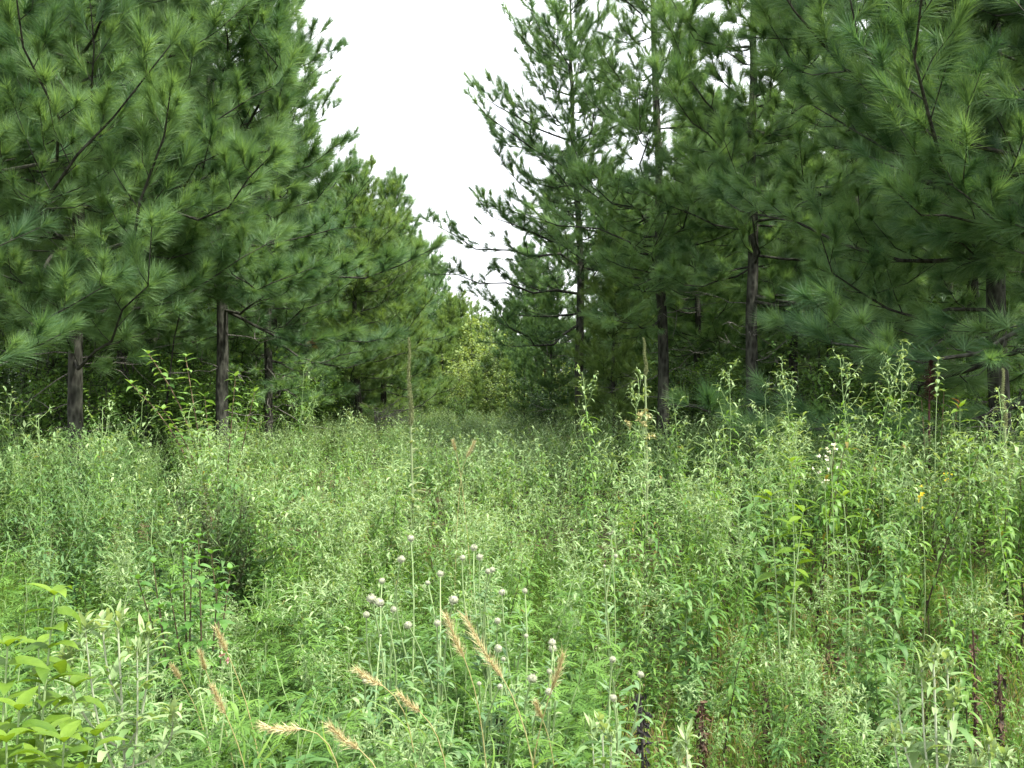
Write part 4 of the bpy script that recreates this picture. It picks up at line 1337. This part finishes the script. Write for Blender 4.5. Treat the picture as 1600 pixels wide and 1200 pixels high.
def forked_silver(px_py_tips, base_px, d, lab, seed, lw=1.0):
    """near silvery plant with a few thick pale branches"""
    r = np.random.default_rng(seed)
    bx = gx(base_px, d)
    root = np.array([bx, d + 0.02, gz(bx, d)])
    o = empty("silvery_weed", root); tag(o, lab, "weed", "near silvery weeds")
    st, lf, pn = Acc(), Acc(), Acc()
    tips = [at(px, py, d + r.uniform(-0.06, 0.06)) - root for px, py in px_py_tips]
    top = tips[0]
    main = curve(np.zeros(3), top, (0.015, 0, 0), 12)
    t = np.linspace(0, 1, 12)
    tubes(st, main, np.linspace(0.0045, 0.002, 12), 7)
    curves = [(main, 0.15, 26)]
    for tp in tips[1:]:
        u = r.uniform(0.68, 0.86) * min(1, tp[2] / top[2])
        b = np.array([np.interp(u, t, main[:, k]) for k in range(3)])
        q = curve(b, tp, (0.25 * (tp[0] - b[0]), 0, -0.12 * abs(tp[2] - b[2])), 12)
        tubes(st, q, np.linspace(0.0026, 0.0015, 12), 6)
        curves.append((q, 0.2, 14))
    for q, u0, n in curves:
        u = r.uniform(u0, 0.97, n)
        P = np.stack([np.interp(u, t, q[:, k]) for k in range(3)], -1)
        a_ = np.arange(n) * 2.4 + r.normal(0, .3, n); e = r.uniform(0.3, 1.0, n)
        D = np.stack([np.cos(a_) * np.cos(e), np.sin(a_) * np.cos(e), np.sin(e)], -1)
        L_ = r.uniform(0.05, 0.10, n) * (1.15 - 0.5 * u) * lw
        leaves(lf, P, D, UP, L_, L_ * r.uniform(0.17, 0.24, n), r.uniform(0.6, 2.0, n), 7, 0.35, 'lance', np.clip(r.normal(0.4, .2, n), 0, 1), wave=0.12)
        n2 = 26
        D2 = nrm(r.normal(0, 0.55, (n2, 3)) + UP * 0.7 + nrm(q[-1] - q[-2]) * 0.6)
        L2 = r.uniform(0.014, 0.045, n2)
        leaves(pn, q[-1] + r.normal(0, .006, (n2, 3)) - nrm(q[-1] - q[-3]) * r.uniform(0, 0.03, n2)[:, None], D2, UP, L2, L2 * r.uniform(0.2, 0.32, n2), r.uniform(-0.4, 1.5, n2), 5, 0.4, 'lance', np.clip(r.normal(0.7, .2, n2), 0, 1))
    link("stem", st.mesh("stem", "stemS", True), o); link("leaves", joined(lf, pn).mesh("leaves", ["silver", "silver"]), o)


forked_silver([(183, 962), (132, 975), (160, 972), (214, 1012), (232, 985), (270, 1110), (100, 1020)], 192, 1.95, "silvery forked weed next to the bright broad leaved sapling", 31)
forked_silver([(1458, 1022), (1402, 1080), (1490, 1078), (1440, 1045), (1480, 1030), (1395, 1140), (1418, 1150)], 1462, 1.95, "near silvery weed with forked white tips above the brown stalks", 32)
forked_silver([(1545, 1163), (1525, 1185), (1570, 1180)], 1548, 1.9, "little silvery weed tip at the bottom right corner", 33)
forked_silver([(940, 1125), (925, 1140), (955, 1150)], 938, 2.3, "small silvery sprig beside the blackened dead stalk", 34)
forked_silver([(1072, 1150), (1060, 1170)], 1070, 2.2, "tiny silvery sprig between brown dead stalks near the bottom edge", 35, 0.8)


def leafy(name, root, stems, lab, cat, group, mleaf, mstem, seed, ll, lw, nper, shape='ovate', K=6, droop=(0.3, 1.2), r0=0.006, opp=True, u0=0.3, el=(0.0, 0.7), extra=None, fold=0.22, tipleaves=3):
    """plant of given stems (each end point in world space) carrying leaves in pairs"""
    r = np.random.default_rng(seed)
    o = empty(name, root); tag(o, lab, cat, group)
    st, lf = Acc(), Acc()
    for e in stems:
        b = np.asarray(e) - root
        q = curve(np.zeros(3), b, (r.normal(0, .02), r.normal(0, .02), 0.0) if np.linalg.norm(b[:2]) < 0.4 else (-0.12 * b[0], -0.12 * b[1], 0.12 * b[2]), 10)
        tubes(st, q, np.linspace(r0, r0 * 0.3, 10), 6)
        t = np.linspace(0, 1, 10)
        u = np.linspace(u0, 0.98, nper)
        P = np.stack([np.interp(u, t, q[:, k]) for k in range(3)], -1)
        for sg in ((0, math.pi) if opp else (0,)):
            a_ = np.arange(nper) * (1.57 if opp else 2.4) + sg + r.normal(0, .25, nper) + seed
            e2 = r.uniform(el[0], el[1], nper)
            D = np.stack([np.cos(a_) * np.cos(e2), np.sin(a_) * np.cos(e2), np.sin(e2)], -1)
            L_ = ll * r.uniform(0.7, 1.15, nper) * (1.1 - 0.35 * u)
            leaves(lf, P, D, UP + r.normal(0, .2, (nper, 3)), L_, L_ * lw * r.uniform(0.85, 1.15, nper), r.uniform(*droop, nper), K, fold, shape, np.clip(r.normal(0.5, .22, nper), 0, 1), wave=0.08)
        n = tipleaves
        a_ = r.uniform(0, 6.28) + np.arange(n) * 2.1
        D = np.stack([np.cos(a_) * .7, np.sin(a_) * .7, np.full(n, .7)], -1)
        leaves(lf, np.repeat(q[-1:], n, 0), D, UP, np.full(n, ll * 0.6), np.full(n, ll * 0.6 * lw), r.uniform(*droop, n), K, fold, shape, r.uniform(0.6, 1, n))
    link("stem", st.mesh("stem", mstem, True), o); link("leaves", lf.mesh("leaves", mleaf, True), o)
    return o


def ground_at(px, d):
    x = gx(px, d)
    return np.array([x, d, gz(x, d)])


leafy("broadleaf_sapling", ground_at(20, 1.52), [at(85, 930, 1.58), at(12, 1010, 1.45), at(118, 1075, 1.6), at(30, 1110, 1.4), at(70, 1150, 1.45), at(150, 1150, 1.65), at(-60, 1020, 1.5), at(60, 1010, 1.65), at(100, 1160, 1.4), at(10, 1160, 1.35)],
      "bright green sapling with pointed broad leaves in the near left corner", "sapling", None, "broad", "stemG", 41, 0.080, 0.46, 15, u0=0.68, r0=0.0045, droop=(0.5, 1.9), K=10, fold=0.3)
leafy("broadleaf_weed", ground_at(1240, 5.4), [at(1236, 722, 5.4)], "bright upright plant with opposite pointed leaves in tiers amid the right weeds", "wild plant", "bright broad leaved plants in the right weeds", "broad", "stemG", 42, 0.17, 0.30, 8, u0=0.5, el=(0.1, 0.6))
leafy("broadleaf_weed", ground_at(1225, 4.9), [at(1205, 775, 4.9), at(1255, 800, 4.9)], "wider bright plant with spreading pointed leaves below the tiered one", "wild plant", "bright broad leaved plants in the right weeds", "broad", "stemG", 43, 0.16, 0.30, 6, u0=0.6, el=(0.0, 0.5))
leafy("broadleaf_weed", ground_at(1318, 4.9), [at(1318, 775, 4.9)], "bright plant with yellowing leaf right of the spreading broad leaves", "wild plant", "bright broad leaved plants in the right weeds", "broad", "stemG", 44, 0.14, 0.30, 6, u0=0.6, el=(0.0, 0.5))
leafy("broadleaf_weed", ground_at(1500, 8.0), [at(1500, 636, 8.0)], "bright star of yellow green leaves between the sumac and the right mullein", "wild plant", "bright broad leaved plants in the right weeds", "broad", "stemG", 45, 0.19, 0.32, 7, u0=0.6, el=(0.0, 0.5))
leafy("broadleaf_weed", ground_at(1530, 5.6), [at(1515, 690, 5.6)], "paler leafy plant low beside the right mullein stem", "wild plant", "bright broad leaved plants in the right weeds", "broad", "stemG", 46, 0.12, 0.34, 7, u0=0.6, el=(0.0, 0.5))

# arching sapling before the left trees
leafy("arching_sapling", ground_at(343, 8.6), [at(232, 553, 8.5), at(290, 558, 8.4), at(368, 588, 8.6), at(205, 600, 8.7), at(398, 612, 8.6), at(255, 640, 8.3), at(320, 620, 8.4)],
      "arching sapling with reddish bare lower stems and small paired leaflets before the left pines", "sapling", None, "saplingleaf", "redtwig", 51, 0.14, 0.42, 15, u0=0.45, r0=0.010, el=(-0.1, 0.5), tipleaves=4)
# dark glossy shrub
leafy("dark_leaf_shrub", ground_at(318, 3.9), [at(285, 850, 3.9), at(240, 880, 3.9), at(330, 865, 3.8), at(360, 890, 4.0), at(215, 905, 3.8), at(300, 880, 3.7), at(265, 920, 3.8), at(340, 920, 3.7), at(250, 950, 3.75), at(310, 840, 3.95)],
      "dark green glossy leaved shrub on a dark stem in the low left growth", "shrub", None, "dkleaf", "stemB", 52, 0.075, 0.5, 20, u0=0.25, r0=0.007, el=(-0.2, 0.6))


def twiggy(name, root, R, H0, H1, lab, cat, mleaf, mstem, seed, n, ll, lw=0.45, nt=60, stemr=0.008):
    r = np.random.default_rng(seed)
    o = empty(name, root); tag(o, lab, cat)
    st, lf = Acc(), Acc()
    P, D = [], []
    for i in range(nt):
        a_ = r.uniform(0, 6.28); rr_ = R * math.sqrt(r.uniform(0, 1)); hh = r.uniform(H0, H1)
        e = np.array([math.cos(a_) * rr_, math.sin(a_) * rr_, hh])
        b = np.array([e[0] * 0.15, e[1] * 0.15, H0 * r.uniform(0.2, 0.9)])
        q = curve(b, e, (0.15 * e[0], 0.15 * e[1], -0.05), 6)
        tubes(st, q, np.linspace(0.003, 0.001, 6), 3)
        if n:
            u = r.uniform(0.25, 1, n)
            P.append(np.stack([np.interp(u, np.linspace(0, 1, 6), q[:, k]) for k in range(3)], -1) + r.normal(0, .012, (n, 3)))
            D.append(r.normal(0, 1, (n, 3)) + np.array([0, 0, .4]))
    tubes(st, np.array([[0, 0, 0], [0.01, 0, H0 * .5], [0, 0, H0]]), np.array([stemr * 1.4, stemr, stemr * .7]), 6)
    link("stem", st.mesh("stem", mstem), o)
    if n:
        P = np.concatenate(P); D = np.concatenate(D); m = len(P)
        kites(lf, P, D, UP + r.normal(0, .5, (m, 3)), ll * r.uniform(.6, 1.2, m), ll * lw * r.uniform(.8, 1.2, m), r.uniform(0, 1, m), np.clip(r.normal(.45, .22, m), 0, 1))
        link("leaves", lf.mesh("leaves", mleaf), o)
    return o


twiggy("brownish_bush", ground_at(338, 6.2), 0.26, 0.6, 1.22, "dull brownish twiggy bush below the arching sapling", "bush", "dull", "stemB", 61, 70, 0.03, nt=34)
twiggy("brownish_bush", ground_at(300, 6.8), 0.35, 0.5, 0.95, "lower dark olive bush left of the dull brownish one", "bush", "under", "stemB", 62, 50, 0.04, nt=50)


# tangle of dead twigs before the left far pines
def dead_tangle(px, py, d, lab, seed, n=26, ln=0.9, up=0.35):
    r = np.random.default_rng(seed)
    root = ground_at(px, d)
    o = Acc()
    c = at(px, py, d) - root
    tubes(o, curve(np.zeros(3), c, (0.05, 0, 0), 6), np.linspace(0.02, 0.012, 6), 5)
    for i in range(n):
        a_ = r.uniform(-0.9, 0.9)
        dr = nrm(np.array([math.cos(a_), r.normal(0, .5), up + r.normal(0, .25)]))
        l = ln * r.uniform(.4, 1.2)
        b = c * r.uniform(0.6, 1.05)
        q = curve(b, b + dr * l, r.normal(0, .06, 3), 7)
        tubes(o, q, np.linspace(0.008, 0.002, 7), 4)
        for k in range(4):
            s0 = q[r.integers(2, 6)]
            tubes(o, np.stack([s0, s0 + nrm(dr + r.normal(0, .5, 3)) * l * r.uniform(.15, .4)]), np.array([.004, .0015]), 3)
    ob = link("dead_branch", o.mesh("dead_branch", "twig")); ob.location = [float(q) for q in root]
    tag(ob, lab, "dead branch")


dead_tangle(585, 640, 21, "tangle of bare grey dead twigs between the left trunks and the tallest mullein", 71)

# sumac with its dark red cone and an orange leaf
sr = ground_at(1458, 9.0)
so = leafy("sumac", sr, [at(1475, 612, 9.0), at(1440, 625, 9.0), at(1498, 622, 9.0)], "sumac with a dark red fruit cone and one orange leaf among the right weeds", "sumac", None, "under", "redtwig", 81, 0.15, 0.28, 9, u0=0.6, r0=0.009, el=(-0.2, 0.5))
cone = Acc()
r = np.random.default_rng(82)
c0 = at(1452, 625, 9.0) - sr; c1 = at(1455, 563, 9.0) - sr
n = 900
u = r.uniform(0, 1, n); rd = 0.085 * np.sin(np.pi * np.clip(u * 0.8 + 0.2, 0, 1)) ** 0.7 * (0.75 + 0.35 * np.sin(u * 19) * np.sin(u * 7 + 1)) * r.uniform(0.3, 1.1, n)
a_ = r.uniform(0, 6.28, n)
P = c0 + (c1 - c0) * u[:, None] + np.stack([np.cos(a_) * rd, np.sin(a_) * rd, np.zeros(n)], -1)
kites(cone, P, np.stack([np.cos(a_), np.sin(a_), np.full(n, .5)], -1), UP, np.full(n, 0.022), np.full(n, 0.016), 0.3, r.uniform(0, 1, n))
tubes(cone, np.stack([c0 * np.array([1, 1, 0.55]), c0, c1]), np.array([.012, .01, .004]), 5, tint=.3)
link("fruit_cone", cone.mesh("fruit_cone", "sumac"), so)
ol = Acc()
leaves(ol, np.array([at(1484, 622, 8.95) - sr, at(1488, 628, 8.95) - sr]), np.array([[1, -.2, -.1], [.8, -.4, -.5]]), UP, 0.11, 0.04, 0.8, 5, 0.2, 'ovate', [.4, .8])
link("orange_leaf", ol.mesh("orange_leaf", "orange"), so)
leafy("pale_sprig", ground_at(1466, 8.2), [at(1466, 562, 8.2)], "upright pale sprig with whitish leaves beside the red sumac cone", "wild plant", None, "silver", "stemG", 83, 0.11, 0.38, 9, u0=0.85, el=(-0.4, 0.2))

# blackened dead stalks
def black_stalk(px, py0, d, lab, seed, mt="black"):
    r = np.random.default_rng(seed)
    root = ground_at(px, d)
    top = at(px, py0, d) - root
    o = empty("dead_stalk", root); tag(o, lab, "dead stalk", "withered dead stalks in front")
    st, lf = Acc(), Acc()
    q = curve(np.zeros(3), top, (0.01, 0, 0), 7)
    tubes(st, q, np.linspace(.007, .004, 7), 6)
    n = 150
    u = r.uniform(0, 1, n)
    P = np.stack([np.interp(u, np.linspace(0, 1, 7), q[:, k]) for k in range(3)], -1)
    D = r.normal(0, .5, (n, 3)) + np.array([0, 0, -.8])
    P += r.normal(0, .008, (n, 3))
    leaves(lf, P, D, r.normal(size=(n, 3)), r.uniform(.02, .05, n), r.uniform(.006, .016, n), r.uniform(-2, 3, n), 4, .6, 'lance', r.uniform(0, 1, n))
    link("stem", st.mesh("stem", mt), o); link("withered_leaves", lf.mesh("withered_leaves", mt), o)


black_stalk(1000, 1085, 3.3, "blackened dead stalk with shrivelled leaves in the bare patch", 91)
black_stalk(776, 1108, 3.1, "short blackened dead stalk half hidden under the globe buds", 92)
black_stalk(1272, 1090, 4.2, "clump of dark brown withered leaves near the bottom edge", 94, "dead")


# flowers: small yellow heads, white fluff, pink leaf
def flower_weed(px, py, d, lab, mat, seed, n=14, spread=0.05, size=0.02, name="yellow_flower"):
    r = np.random.default_rng(seed)
    root = ground_at(px, d)
    o = empty(name, root); tag(o, lab, "wildflower")
    st, fl, lf = Acc(), Acc(), Acc()
    c = at(px, py, d) - root
    tubes(st, curve(np.zeros(3), c, (.02, 0, 0), 7), np.linspace(.004, .002, 7), 4)
    for i in range(n):
        p = c + r.normal(0, spread, 3) * np.array([.7, .7, 1])
        tubes(st, np.stack([c * np.array([1, 1, .93]), p]), np.array([.0015, .001]), 3)
        m = 9
        D = nrm(r.normal(0, 1, (m, 3)) + UP * .6)
        kites(fl, np.repeat(p[None], m, 0), D, r.normal(size=(m, 3)), np.full(m, size), np.full(m, size * .55), .3, r.uniform(0, 1, m))
    k = 16
    u = r.uniform(.3, .9, k)
    D = r.normal(0, 1, (k, 3)) * np.array([1, 1, .4])
    leaves(lf, c[None] * u[:, None], D, UP, r.uniform(.05, .09, k), r.uniform(.01, .018, k), r.uniform(.5, 1.5, k), 4, .3, 'lance', r.uniform(.2, .9, k))
    link("stem", st.mesh("stem", "stemG"), o); link("flower_head", fl.mesh("flower_head", mat), o); link("leaves", lf.mesh("leaves", "weed"), o)


flower_weed(1440, 778, 5.6, "weed with a knot of yellow flowers low in the right stand", "yellow", 95, 9, .03, .013)
flower_weed(1484, 747, 6.2, "weed with a smaller yellow flower tuft above the other yellow one", "yellow", 96, 8, .025, .011)
flower_weed(1298, 714, 6.2, "weed with white fluffy seed tufts in the right stand", "fluff", 97, 9, .05, .018, "fluffy_weed")
flower_weed(1288, 745, 6.2, "weed with smaller scattered white seed tufts below the large ones", "fluff", 98, 7, .06, .012, "fluffy_weed")
flower_weed(955, 832, 4.8, "weed with one dull pinkish grey head in the middle of the stand", "bud", 99, 2, .012, .014, "grey_headed_weed")
flower_weed(360, 1028, 2.9, "low plant with a few pink turned leaves beside the rye heads", "pink", 101, 2, .025, .012, "pink_leaved_plant")
flower_weed(1005, 660, 7.6, "wilting weed with pale yellowish pods under the bent mullein spike", "straw", 102, 12, .09, .03, "wilting_weed")

for lst in [PROTO, PROTO_Y, SH, SHY, SHM] + list(WP.values()):
    for o in lst:
        if o.name not in used:          # a kind that was never planted
            for ch in list(o.children):
                bpy.data.objects.remove(ch)
            bpy.data.objects.remove(o)
for o in list(bpy.data.objects):
    if o.parent is None and o.type == 'EMPTY' and not o.children:
        bpy.data.objects.remove(o)

for i, (px, py, d, lab) in enumerate([
    (1520, 985, 4.3, "clump of dry reddish brown stalks leaning near the lower right corner"),
    (1195, 1075, 4.3, "withered brown stalk left of the brown leaf clump near the bottom edge"),
    (1095, 1090, 4.1, "short withered brown stalk right of the little silvery sprigs"),
    (1560, 1040, 4.2, "withered brown stalk at the right edge beside the leaning dry clump"),
]):
    black_stalk(px, py, d, lab, 120 + i, "dead")
